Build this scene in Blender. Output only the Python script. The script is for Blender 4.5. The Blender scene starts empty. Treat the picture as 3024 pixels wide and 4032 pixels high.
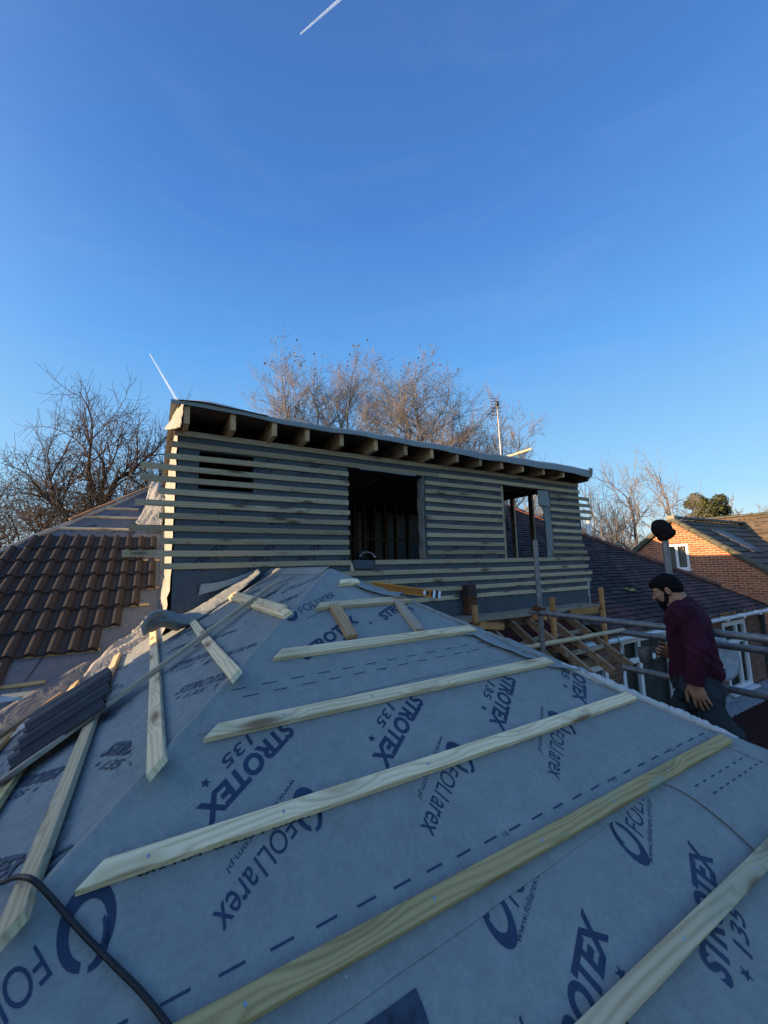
import bpy, bmesh, math, random
import numpy as np
from mathutils import Vector, Matrix
random.seed(7)
SC = bpy.context.scene
COL = SC.collection
V = Vector
# ------------------------------------------------------------------ camera
W, H, FPX = 3024, 4032, 1563.7
YAW, PIT, ROL = math.radians(30.33), math.radians(7.79), math.radians(-1.37)
FW = V((math.sin(YAW)*math.cos(PIT), math.cos(YAW)*math.cos(PIT), math.sin(PIT)))
_r0 = V((math.cos(YAW), -math.sin(YAW), 0)); _u0 = _r0.cross(FW)
RT = (_r0*math.cos(ROL) + _u0*math.sin(ROL)); UP = (_u0*math.cos(ROL) - _r0*math.sin(ROL))
cd = bpy.data.cameras.new('camera'); cam = bpy.data.objects.new('camera', cd); COL.objects.link(cam)
cd.sensor_fit = 'HORIZONTAL'; cd.sensor_width = 36; cd.lens = 36*FPX/W
cd.clip_start = .05; cd.clip_end = 20000
cam.matrix_world = Matrix(((RT.x, UP.x, -FW.x, 0), (RT.y, UP.y, -FW.y, 0), (RT.z, UP.z, -FW.z, 0), (0, 0, 0, 1)))
SC.camera = cam
# ------------------------------------------------------------------ light
SUN_EL, SUN_AZ = math.radians(8.5), math.radians(9)      # azimuth: from -X towards +Y
sdir = V((-math.cos(SUN_AZ)*math.cos(SUN_EL), math.sin(SUN_AZ)*math.cos(SUN_EL), math.sin(SUN_EL)))
ld = bpy.data.lights.new('sun', 'SUN'); ld.energy = 4.5; ld.angle = math.radians(.5); ld.color = (1, .66, .36)
lo = bpy.data.objects.new('sun', ld); COL.objects.link(lo)
lo.rotation_euler = sdir.to_track_quat('Z', 'Y').to_euler()
wd = bpy.data.worlds.new('World'); SC.world = wd; wd.use_nodes = True
EXPO = 1.25; SKYGAIN = 1/(.15*2**EXPO)
nt = wd.node_tree; bg = nt.nodes['Background']
sk = nt.nodes.new('ShaderNodeTexSky'); sk.sky_type = 'NISHITA'; sk.sun_disc = False
sk.sun_elevation = SUN_EL; sk.sun_rotation = math.radians(270)+SUN_AZ
sk.air_density = 1.0; sk.dust_density = .3; sk.ozone_density = 1.6; sk.altitude = 200
tcw = nt.nodes.new('ShaderNodeTexCoord'); sxyz = nt.nodes.new('ShaderNodeSeparateXYZ'); rw_ = nt.nodes.new('ShaderNodeValToRGB')
nt.links.new(tcw.outputs['Generated'], sxyz.inputs[0]); nt.links.new(sxyz.outputs['Z'], rw_.inputs[0])
_e = rw_.color_ramp.elements; _e[0].position = 0; _e[0].color = (.62, .80, .90, 1); _e[1].position = .90; _e[1].color = (.055, .165, .485, 1)
for p_, c_ in ((.14, (.31, .62, .93)), (.46, (.115, .40, .90)), (.68, (.065, .245, .70))):
    q_ = _e.new(p_); q_.color = (*c_, 1)
gn = nt.nodes.new('ShaderNodeVectorMath'); gn.operation = 'SCALE'; gn.inputs['Scale'].default_value = SKYGAIN; 
dt_ = nt.nodes.new('ShaderNodeVectorMath'); dt_.operation = 'DOT_PRODUCT'; nt.links.new(tcw.outputs['Generated'], dt_.inputs[0]); dt_.inputs[1].default_value = sdir
pw_ = nt.nodes.new('ShaderNodeMath'); pw_.operation = 'POWER'; cl_ = nt.nodes.new('ShaderNodeClamp'); nt.links.new(dt_.outputs['Value'], cl_.inputs[0]); nt.links.new(cl_.outputs[0], pw_.inputs[0]); pw_.inputs[1].default_value = 4.
gl_ = nt.nodes.new('ShaderNodeVectorMath'); gl_.operation = 'SCALE'; gl_.inputs[0].default_value = (1.25, 1.2, 1.05); nt.links.new(pw_.outputs[0], gl_.inputs['Scale'])
sm_ = nt.nodes.new('ShaderNodeVectorMath'); sm_.operation = 'ADD'; nt.links.new(rw_.outputs['Color'], sm_.inputs[0]); nt.links.new(gl_.outputs[0], sm_.inputs[1]); 
cm_ = nt.nodes.new('ShaderNodeMapping'); cm_.inputs['Scale'].default_value = (1.2, 1.6, 7.); cm_.inputs['Rotation'].default_value = (.25, .1, .3); nt.links.new(tcw.outputs['Generated'], cm_.inputs[0])
cn_ = nt.nodes.new('ShaderNodeTexNoise'); cn_.inputs['Scale'].default_value = 2.2; cn_.inputs['Detail'].default_value = 7; cn_.inputs['Roughness'].default_value = .6; cn_.inputs['Distortion'].default_value = .8; nt.links.new(cm_.outputs[0], cn_.inputs[0])
cr_ = nt.nodes.new('ShaderNodeMapRange'); cr_.inputs[1].default_value = .5; cr_.inputs[2].default_value = .85; cr_.inputs[4].default_value = .05; nt.links.new(cn_.outputs['Fac'], cr_.inputs[0])
cx_ = nt.nodes.new('ShaderNodeMix'); cx_.data_type = 'RGBA'; nt.links.new(cr_.outputs[0], cx_.inputs[0]); nt.links.new(sm_.outputs[0], cx_.inputs[6]); cx_.inputs[7].default_value = (.75, .85, .95, 1); nt.links.new(cx_.outputs[2], gn.inputs[0])
mw_ = nt.nodes.new('ShaderNodeMix'); mw_.data_type = 'RGBA'; mw_.inputs[0].default_value = .88
nt.links.new(sk.outputs[0], mw_.inputs[6]); nt.links.new(gn.outputs[0], mw_.inputs[7]); nt.links.new(mw_.outputs[2], bg.inputs['Color'])
bg.inputs['Strength'].default_value = .15
SC.view_settings.view_transform = 'Standard'; SC.view_settings.look = 'None'
SC.view_settings.exposure = EXPO; SC.view_settings.gamma = 1
SC.render.engine = 'CYCLES'

# ------------------------------------------------------------------ helpers
def ray(x, y): return FW + RT*((x-W/2)/FPX) - UP*((y-H/2)/FPX)
def on(x, y, n, p):                                # pixel of the photo -> point of a plane in the place
    d = ray(x, y); n = V(n); return d*(V(p).dot(n)/d.dot(n))
def onY(x, y, Y): return on(x, y, (0, 1, 0), (0, Y, 0))
def onX(x, y, X): return on(x, y, (1, 0, 0), (X, 0, 0))
def dep(x, y, d): return ray(x, y)*d
AP = V((1.085, 2.613, -.004)); TP = .5853; CP = 1/math.sqrt(1+TP*TP); SP = TP*CP
class Fr:                                          # frame of a slope: a along, b down the slope, n out
    def __init__(s, o, a, b): s.o = V(o); s.a = V(a).normalized(); s.b = V(b).normalized(); s.n = s.a.cross(s.b)*-1
    def p(s, a, b, h=0): return s.o + s.a*a + s.b*b + s.n*h
    def px(s, x, y, h=0):
        P = on(x, y, s.n, s.o+s.n*h)-s.o; return (P.dot(s.a), P.dot(s.b))
MF = Fr(AP, (1, 0, 0), (0, -CP, -SP))              # main slope of the hipped roof
LF = Fr(AP, (0, -1, 0), (-CP, 0, -SP))             # its left slope (a runs towards the camera)
RF = Fr(AP, (0, 1, 0), (CP, 0, -SP))               # right slope
TF = Fr((0, 6.5456, .31), (1, 0, 0), (0, -math.cos(math.radians(30)), -.5))  # big old roof

def tag(o, label=None, cat=None, group=None, kind=None):
    if label: o['label'] = label
    if cat: o['category'] = cat
    if group: o['group'] = group
    if kind: o['kind'] = kind
    return o
def thing(name, label, cat, loc=(0, 0, 0), group=None):
    o = bpy.data.objects.new(name, None); COL.objects.link(o); o.location = loc; o.empty_display_size = .1
    return tag(o, label, cat, group)
def link(name, me, mat=None, parent=None, mw=None):
    o = bpy.data.objects.new(name, me); COL.objects.link(o)
    if mat is not None and not me.materials: me.materials.append(mat)
    if mw is not None: o.matrix_world = mw
    if parent is not None:
        o.parent = parent
        pw = parent.matrix_basis if parent.parent is None else parent.parent.matrix_basis @ parent.matrix_basis
        if parent.parent is not None and parent.parent.parent is not None: pw = parent.parent.parent.matrix_basis @ pw
        o.matrix_basis = pw.inverted() @ (mw if mw is not None else Matrix())
    return o
def uvbox(me):
    uv = me.uv_layers.new(name='uv')
    vs = me.vertices
    for p in me.polygons:
        n = p.normal; ax = max(range(3), key=lambda i: abs(n[i]))
        for li in p.loop_indices:
            c = vs[me.loops[li].vertex_index].co
            uv.data[li].uv = (c.y, c.z) if ax == 0 else ((c.x, c.z) if ax == 1 else (c.x, c.y))
class MB:
    def __init__(s): s.v = []; s.f = []
    def add(s, vs, fs):
        b = len(s.v); s.v += [tuple(v) for v in vs]; s.f += [tuple(i+b for i in f) for f in fs]; return s
    def quad(s, *p): return s.add(p, [tuple(range(len(p)))])
    def hexa(s, b, t):                            # bottom 4, top 4 (same order)
        return s.add(list(b)+list(t), [(3, 2, 1, 0), (4, 5, 6, 7), (0, 1, 5, 4), (1, 2, 6, 5), (2, 3, 7, 6), (3, 0, 4, 7)])
    def box(s, x0, x1, y0, y1, z0, z1):
        return s.hexa([(x0, y0, z0), (x1, y0, z0), (x1, y1, z0), (x0, y1, z0)], [(x0, y0, z1), (x1, y0, z1), (x1, y1, z1), (x0, y1, z1)])
    def obox(s, c, ax, ay, az):                   # centre and half axes
        c, ax, ay, az = V(c), V(ax), V(ay), V(az)
        return s.hexa([c-ax-ay-az, c+ax-ay-az, c+ax+ay-az, c-ax+ay-az], [c-ax-ay+az, c+ax-ay+az, c+ax+ay+az, c-ax+ay+az])
    def bar(s, p, q, w, h, up=(0, 0, 1)):
        p, q = V(p), V(q); d = (q-p); ax = d/2; n = d.normalized(); sd = n.cross(V(up)).normalized(); u = sd.cross(n)
        return s.obox((p+q)/2, ax, sd*w/2, u*h/2)
    def tube(s, pts, r, n=10, cap=True):
        pts = [V(p) for p in pts]; rs = r if isinstance(r, (list, tuple)) else [r]*len(pts)
        t0 = (pts[1]-pts[0]).normalized(); ref = V((0, 0, 1)) if abs(t0.z) < .9 else V((1, 0, 0))
        b = len(s.v); sd = t0.cross(ref).normalized()
        for i, p in enumerate(pts):
            t = (pts[min(i+1, len(pts)-1)]-pts[max(i-1, 0)]).normalized()
            sd = (sd - t*sd.dot(t)).normalized(); u = sd.cross(t)
            for k in range(n):
                a = 2*math.pi*k/n; s.v.append(tuple(p+(sd*math.cos(a)+u*math.sin(a))*rs[i]))
        for i in range(len(pts)-1):
            for k in range(n):
                a0 = b+i*n+k; a1 = b+i*n+(k+1) % n; s.f.append((a0, a1, a1+n, a0+n))
        if cap: s.f.append(tuple(b+k for k in range(n))[::-1]); s.f.append(tuple(b+(len(pts)-1)*n+k for k in range(n)))
        return s
    def slab(s, poly, n, t):                      # planar polygon, thickness t downwards along n
        n = V(n); poly = [V(p) for p in poly]; m = len(poly)
        return s.add(poly+[p-n*t for p in poly], [tuple(range(m)), tuple(range(2*m-1, m-1, -1))]+[((i+1) % m, i, i+m, (i+1) % m+m) for i in range(m)])
    def grid(s, P):                               # rows of points
        b = len(s.v); m = len(P[0])
        for r in P: s.v += [tuple(p) for p in r]
        for i in range(len(P)-1):
            for j in range(m-1): s.f.append((b+i*m+j, b+i*m+j+1, b+(i+1)*m+j+1, b+(i+1)*m+j))
        return s
    def mesh(s, name='m', smooth=False, uv=False, fix=True):
        me = bpy.data.meshes.new(name); me.from_pydata(s.v, [], s.f)
        if fix:
            bm = bmesh.new(); bm.from_mesh(me); bmesh.ops.recalc_face_normals(bm, faces=bm.faces); bm.to_mesh(me); bm.free()
        me.update()
        if smooth: me.polygons.foreach_set('use_smooth', [True]*len(me.polygons))
        if uv: uvbox(me)
        return me
    def build(s, name, mat, parent=None, smooth=False, uv=False, fix=True, mw=None):
        return link(name, s.mesh(name, smooth, uv, fix), mat, parent, mw)

# ------------------------------------------------------------------ materials
class NT:
    def __init__(s, name, rough=.8, metal=0, spec=.3):
        m = bpy.data.materials.new(name); m.use_nodes = True; s.m = m; s.t = m.node_tree; s.b = s.t.nodes['Principled BSDF']
        s.b.inputs['Roughness'].default_value = rough; s.b.inputs['Metallic'].default_value = metal
        s.b.inputs['Specular IOR Level'].default_value = spec
    def n(s, ty, **kw):
        nd = s.t.nodes.new('ShaderNode'+ty)
        for k, v in kw.items():
            if k in nd.inputs.keys(): nd.inputs[k].default_value = v
            else: setattr(nd, k, v)
        return nd
    def l(s, a, b): s.t.links.new(a, b)
    def co(s, kind='Object', scale=(1, 1, 1), rand=False):
        tc = s.n('TexCoord'); mp = s.n('Mapping'); s.l(tc.outputs[kind], mp.inputs['Vector']); mp.inputs['Scale'].default_value = scale
        if rand:
            oi = s.n('ObjectInfo'); mu = s.n('Math', operation='MULTIPLY'); mu.inputs[1].default_value = 97.
            s.l(oi.outputs['Random'], mu.inputs[0]); cx = s.n('CombineXYZ')
            for i in range(3): s.l(mu.outputs[0], cx.inputs[i])
            s.l(cx.outputs[0], mp.inputs['Location'])
        return mp.outputs[0]
    def noise(s, co, scale=5, detail=3, rough=.5, dist=0):
        nd = s.n('TexNoise', Scale=scale, Detail=detail, Roughness=rough, Distortion=dist); s.l(co, nd.inputs['Vector']); return nd.outputs['Fac']
    def ramp(s, fac, stops):
        r = s.n('ValToRGB'); e = r.color_ramp.elements
        while len(e) > 1: e.remove(e[-1])
        e[0].position = stops[0][0]; e[0].color = (*stops[0][1], 1)
        for p, c in stops[1:]:
            q = e.new(p); q.color = (*c, 1)
        s.l(fac, r.inputs['Fac']); return r.outputs['Color']
    def mix(s, fac, a, b, mode='MIX'):
        m = s.n('Mix', data_type='RGBA', blend_type=mode)
        for i, v in ((0, fac), (6, a), (7, b)):
            if isinstance(v, (int, float)): m.inputs[i].default_value = v
            elif isinstance(v, tuple): m.inputs[i].default_value = (*v, 1)
            else: s.l(v, m.inputs[i])
        return m.outputs[2]
    def math(s, op, a, b=0., c=None):
        m = s.n('Math', operation=op)
        for i, v in enumerate((a, b) if c is None else (a, b, c)):
            if isinstance(v, (int, float)): m.inputs[i].default_value = v
            else: s.l(v, m.inputs[i])
        return m.outputs[0]
    def bump(s, h, st=.3, d=.01):
        b = s.n('Bump', Strength=st, Distance=d); s.l(h, b.inputs['Height']); s.l(b.outputs[0], s.b.inputs['Normal'])
    def col(s, c):
        if isinstance(c, tuple): s.b.inputs['Base Color'].default_value = (*c, 1)
        else: s.l(c, s.b.inputs['Base Color'])
        return s
def plain(name, c, rough=.6, metal=0, spec=.4, var=.25, scale=8, bump=.1):
    t = NT(name, rough, metal, spec); co = t.co(); f = t.noise(co, scale, 5, .6)
    a = tuple(x*(1-var) for x in c); b = tuple(min(1, x*(1+var)) for x in c)
    t.col(t.ramp(f, [(.3, a), (.7, b)]))
    if bump: t.bump(t.noise(co, scale*12, 3), bump, .004)
    return t.m
def wood(name, pale, dark, knot, green=0., gcol=(.25, .42, .33), rough=.75, stain=.35):
    t = NT(name, rough, 0, .25)
    co = t.co('Object', (1, 1, 1), True)
    st = t.n('Mapping'); t.l(co, st.inputs['Vector']); st.inputs['Scale'].default_value = (.9, 14, 14)
    wob = t.n('TexNoise', Scale=1.4, Detail=2.); t.l(co, wob.inputs['Vector'])
    v1 = t.n('VectorMath', operation='MULTIPLY_ADD'); t.l(wob.outputs['Color'], v1.inputs[0]); v1.inputs[1].default_value = (0, .9, .9); t.l(st.outputs[0], v1.inputs[2])
    kn = t.n('Mapping'); t.l(co, kn.inputs['Vector']); kn.inputs['Scale'].default_value = (2.3, 10, 10)
    vo = t.n('TexVoronoi', Scale=1., Randomness=1.); t.l(kn.outputs[0], vo.inputs['Vector'])
    kd = vo.outputs['Distance']
    near = t.n('MapRange'); t.l(kd, near.inputs[0]); near.inputs[1].default_value = .0; near.inputs[2].default_value = .45; near.inputs[3].default_value = 1.; near.inputs[4].default_value = 0.
    ad = t.n('VectorMath', operation='ADD'); t.l(v1.outputs[0], ad.inputs[0])
    cx = t.n('CombineXYZ'); kk = t.math('MULTIPLY', near.outputs[0], .8); t.l(kk, cx.inputs[1]); t.l(kk, cx.inputs[2]); t.l(cx.outputs[0], ad.inputs[1])
    g = t.n('TexNoise', Scale=2.2, Detail=5., Roughness=.65); t.l(ad.outputs[0], g.inputs['Vector'])
    wv = t.n('TexWave', Scale=1.1, Distortion=2.5, Detail=2.); wv.bands_direction = 'Y'; t.l(ad.outputs[0], wv.inputs['Vector'])
    gr = t.math('ADD', t.math('MULTIPLY', g.outputs['Fac'], .65), t.math('MULTIPLY', wv.outputs['Fac'], .35))
    c = t.ramp(gr, [(.28, tuple(x*.65+y*.35 for x, y in zip(dark, pale))), (.42, tuple(x*.2+y*.8 for x, y in zip(dark, pale))), (.5, pale), (.8, tuple(min(1, x*1.12) for x in pale))])
    big = t.noise(t.co('Object', (1.3, 5, 5), True), 1.3, 3)
    c = t.mix(t.math('MULTIPLY', t.ramp(big, [(.5, (0, 0, 0)), (.75, (1, 1, 1))]), stain), c, tuple(x*.55 for x in dark))
    if green:
        gm = t.noise(t.co('Object', (2.2, 9, 9), True), 1.1, 3, .6)
        c = t.mix(t.math('MULTIPLY', t.ramp(gm, [(.56, (0, 0, 0)), (.66, (1, 1, 1))]), green), c, gcol)
    km = t.ramp(kd, [(.10, (1, 1, 1)), (.17, (.6, .6, .6)), (.21, (.25, .25, .25)), (.38, (0, 0, 0))])
    c = t.mix(t.math('MULTIPLY', km, .85), c, knot)
    oi = t.n('ObjectInfo'); br = t.n('MapRange'); t.l(oi.outputs['Random'], br.inputs[0]); br.inputs[3].default_value = .66; br.inputs[4].default_value = 1.12
    hs = t.n('HueSaturation'); t.l(br.outputs[0], hs.inputs['Value']); t.l(c, hs.inputs['Color'])
    t.col(hs.outputs[0]); t.bump(gr, .35, .002)
    return t.m
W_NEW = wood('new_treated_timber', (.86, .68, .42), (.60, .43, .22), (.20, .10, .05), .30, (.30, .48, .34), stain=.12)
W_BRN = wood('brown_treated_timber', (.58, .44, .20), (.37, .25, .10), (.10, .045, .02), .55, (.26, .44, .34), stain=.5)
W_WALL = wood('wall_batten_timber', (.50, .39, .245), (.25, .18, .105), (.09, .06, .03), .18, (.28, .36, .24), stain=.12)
W_RAF = wood('rafter_timber', (.58, .37, .19), (.36, .21, .10), (.10, .05, .02), 0, stain=.4)
W_OR = wood('orange_post_timber', (.66, .33, .12), (.42, .19, .06), (.12, .05, .02), 0, stain=.4)
W_OLD = wood('grey_brown_timber', (.34, .22, .13), (.19, .12, .07), (.06, .035, .02), 0, stain=.4)
W_BRD = wood('scaffold_board_timber', (.50, .40, .29), (.30, .23, .16), (.14, .09, .06), .0, stain=.5)
def felt(name, c, wr=.5, scale=3.):
    t = NT(name, .78, 0, .35); co = t.co()
    big = t.noise(co, 1.6, 4, .6); fine = t.noise(co, 60, 3, .7); dust = t.noise(co, 9, 6, .75)
    a = tuple(x*.84 for x in c); b = tuple(x*1.18 for x in c)
    k = t.ramp(big, [(.3, a), (.7, b)])
    k = t.mix(t.math('MULTIPLY', t.ramp(dust, [(.55, (0, 0, 0)), (.8, (1, 1, 1))]), .35), k, (.36, .37, .38))
    k = t.mix(.4, k, t.ramp(fine, [(.3, tuple(x*.7 for x in c)), (.7, tuple(x*1.35 for x in c))]), 'MIX')
    md = t.noise(co, 14, 5, .7); k = t.mix(.3, k, t.ramp(md, [(.35, tuple(x*.7 for x in c)), (.65, tuple(x*1.3 for x in c))]))
    vs = t.n('TexVoronoi', Scale=7.); t.l(co, vs.inputs['Vector'])
    k = t.mix(t.math('MULTIPLY', t.ramp(vs.outputs['Distance'], [(.018, (1, 1, 1)), (.03, (0, 0, 0))]), .55), k, (.6, .62, .64))
    t.col(k)
    wv = t.n('TexNoise', Scale=scale, Detail=2., Distortion=1.2); t.l(co, wv.inputs['Vector'])
    weave = t.noise(co, 420, 1)
    h = t.math('ADD', t.math('MULTIPLY', wv.outputs['Fac'], 1.), t.math('MULTIPLY', weave, .02))
    t.bump(h, wr, .03)
    return t.m
FELT = felt('grey_membrane', (.246, .268, .262), .6)
FELT2 = felt('grey_membrane_wrinkled', (.215, .245, .25), .9, 7.)
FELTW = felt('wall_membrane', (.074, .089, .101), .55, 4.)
FELTC = felt('cheek_membrane', (.33, .33, .30), .9, 9.)
FUND = plain('membrane_underside', (.50, .50, .49), .8, var=.1)
INK = plain('navy_print', (.024, .046, .095), .65, var=.15, bump=0)
INKW = plain('faded_navy_print', (.016, .022, .045), .65, var=.15, bump=0)
BLKINK = plain('black_stamp_ink', (.02, .018, .015), .8, bump=0)
STEEL = plain('galvanised_tube', (.22, .22, .215), .55, .55, .5, .3, 22, .25)
NAILM = plain('nail_head_metal', (.45, .50, .55), .35, .8, .5, .1, 8, 0)
RUST = plain('rusty_metal', (.13, .05, .025), .85, .2, .3, .5, 30, .4)
PVC = plain('white_upvc', (.78, .79, .80), .35, 0, .5, .04, 3, 0)
BLACKP = plain('black_rubber', (.018, .018, .02), .5, 0, .4, .2, 30, .1)
LEAD = plain('lead_flashing', (.22, .235, .26), .55, .3, .4, .35, 9, .6)
DARKW = wood('shade_toned_timber', (.13, .09, .06), (.07, .05, .03), (.05, .03, .02), 0, stain=.3)  # timber colour darkened to carry the shade indoors and under the eaves deck
def tilemat(name, base, alt, rough=.75, mortar=None, wu=.165, hv=.13, stain=None):
    t = NT(name, rough, 0, .12); tc = t.n('TexCoord')
    br = t.n('TexBrick', offset=.5, squash=1.); t.l(tc.outputs['UV'], br.inputs['Vector'])
    br.inputs['Scale'].default_value = 1.; br.inputs['Brick Width'].default_value = wu; br.inputs['Row Height'].default_value = hv
    br.inputs['Mortar Size'].default_value = .0022; br.inputs['Mortar Smooth'].default_value = .1; br.inputs['Bias'].default_value = 0.
    br.inputs['Color1'].default_value = (0, 0, 0, 1); br.inputs['Color2'].default_value = (1, 1, 1, 1); br.inputs['Mortar'].default_value = (.5, .5, .5, 1)
    c = t.ramp(br.outputs['Color'], [(0., base), (.6, tuple(x*1.3 for x in base)), (1., alt)])
    if stain:
        big = t.noise(tc.outputs['Object'], .32, 4, .6)
        c = t.mix(t.ramp(big, [(.50, (0, 0, 0)), (.60, (1, 1, 1))]), c, t.mix(br.outputs['Color'], stain, tuple(x*1.5 for x in stain)))
        mo = t.noise(tc.outputs['Object'], 5, 6, .7)
        c = t.mix(t.math('MULTIPLY', t.ramp(mo, [(.5, (0, 0, 0)), (.7, (1, 1, 1))]), .6), c, tuple(x*.4 for x in base))
    c = t.mix(t.math('MULTIPLY', br.outputs['Fac'], .8), c, (.012, .012, .014))
    t.col(c); t.bump(t.noise(tc.outputs['Object'], 120, 3), .3, .003)
    return t.m
TILE_R = tilemat('dark_plain_tiles', (.042, .034, .035), (.10, .080, .078), rough=.9, stain=(.10, .056, .048))
TILE_N = tilemat('brown_neighbour_tiles', (.10, .085, .065), (.15, .125, .095), wu=.30, hv=.33)
def brickmat(name, c1, c2, dark, mort):
    t = NT(name, .9, 0, .2); tc = t.n('TexCoord')
    wob = t.n('TexNoise', Scale=6., Detail=2.); t.l(tc.outputs['UV'], wob.inputs['Vector'])
    va = t.n('VectorMath', operation='MULTIPLY_ADD'); t.l(wob.outputs['Color'], va.inputs[0]); va.inputs[1].default_value = (.006, .006, 0); t.l(tc.outputs['UV'], va.inputs[2])
    br = t.n('TexBrick', offset=.5); t.l(va.outputs[0], br.inputs['Vector'])
    br.inputs['Scale'].default_value = 1.; br.inputs['Brick Width'].default_value = .225; br.inputs['Row Height'].default_value = .075
    br.inputs['Mortar Size'].default_value = .008; br.inputs['Mortar Smooth'].default_value = .15
    br.inputs['Color1'].default_value = (0, 0, 0, 1); br.inputs['Color2'].default_value = (1, 1, 1, 1); br.inputs['Mortar'].default_value = (.5, .5, .5, 1)
    c = t.ramp(br.outputs['Color'], [(0., dark), (.35, c1), (.7, c2), (1., dark)])
    c = t.mix(.35, c, t.ramp(t.noise(tc.outputs['UV'], 40, 5, .7), [(.3, tuple(x*.5 for x in c1)), (.7, tuple(min(1, x*1.4) for x in c2))]))
    c = t.mix(br.outputs['Fac'], c, mort); t.col(c)
    h = t.math('ADD', t.math('MULTIPLY', br.outputs['Fac'], -1.), t.math('MULTIPLY', t.noise(tc.outputs['UV'], 90, 4), .5)); t.bump(h, .6, .006)
    return t.m
BRICK = brickmat('red_brick', (.37, .105, .045), (.48, .17, .08), (.14, .045, .03), (.56, .44, .31))
BRICKD = brickmat('brown_brick', (.17, .075, .05), (.24, .12, .08), (.09, .045, .035), (.20, .16, .13))
def rolltile():
    t = NT('brown_granular_tile', .85, 0, .25); tc = t.n('TexCoord'); co = tc.outputs['Object']
    c = t.ramp(t.noise(co, 160, 4, .7), [(.35, (.021, .019, .019)), (.65, (.056, .047, .042))])
    c = t.mix(t.math('MULTIPLY', t.noise(co, 2.2, 4), .5), c, (.05, .042, .042)); t.col(c)
    t.bump(t.noise(co, 260, 2), .5, .003); return t.m
ROLL = rolltile()
STACKM = plain('new_black_tile', (.035, .036, .043), .5, 0, .4, .25, 20, .2)
def glassm():
    t = NT('window_glass', .04, 0, .6); t.col((.05, .065, .06)); t.b.inputs['Metallic'].default_value = .0; t.b.inputs['Coat Weight'].default_value = 1.; t.b.inputs['Coat Roughness'].default_value = .02
    return t.m
GLASS = glassm()

# ------------------------------------------------------------------ printed lettering
_tc = {}
def glyphs(body, bold=.012, shear=.22, space=1.0):
    k = (body, bold, shear, space)
    if k in _tc: return _tc[k]
    cu = bpy.data.curves.new('t', 'FONT'); cu.body = body; cu.size = 1; cu.offset = bold; cu.shear = shear; cu.space_character = space; cu.resolution_u = 4
    ob = bpy.data.objects.new('t', cu); COL.objects.link(ob); bpy.context.view_layer.update()
    dg = bpy.context.evaluated_depsgraph_get(); me = bpy.data.meshes.new_from_object(ob.evaluated_get(dg))
    vs = [(v.co.x, v.co.y) for v in me.vertices]; fs = [tuple(p.vertices) for p in me.polygons]
    bpy.data.objects.remove(ob); bpy.data.curves.remove(cu); bpy.data.meshes.remove(me)
    x0 = min(v[0] for v in vs); x1 = max(v[0] for v in vs); _tc[k] = ([(x-x0, y) for x, y in vs], fs, x1-x0)
    return _tc[k]
def ringpts(cx, cy, r, w, a0, a1, n=26, sq=.78, lean=.35):
    o = []; i_ = []
    for k in range(n+1):
        a = math.radians(a0+(a1-a0)*k/n); tt = w*(.45+.55*math.sin(math.pi*k/n))
        for L, rr in ((o, r), (i_, r-tt)):
            x = rr*math.cos(a)*sq; y = rr*math.sin(a); L.append((cx+x+y*lean, cy+y))
    vs = o+i_; m = n+1
    return vs, [(k, k+1, m+k+1, m+k) for k in range(n)]
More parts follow.
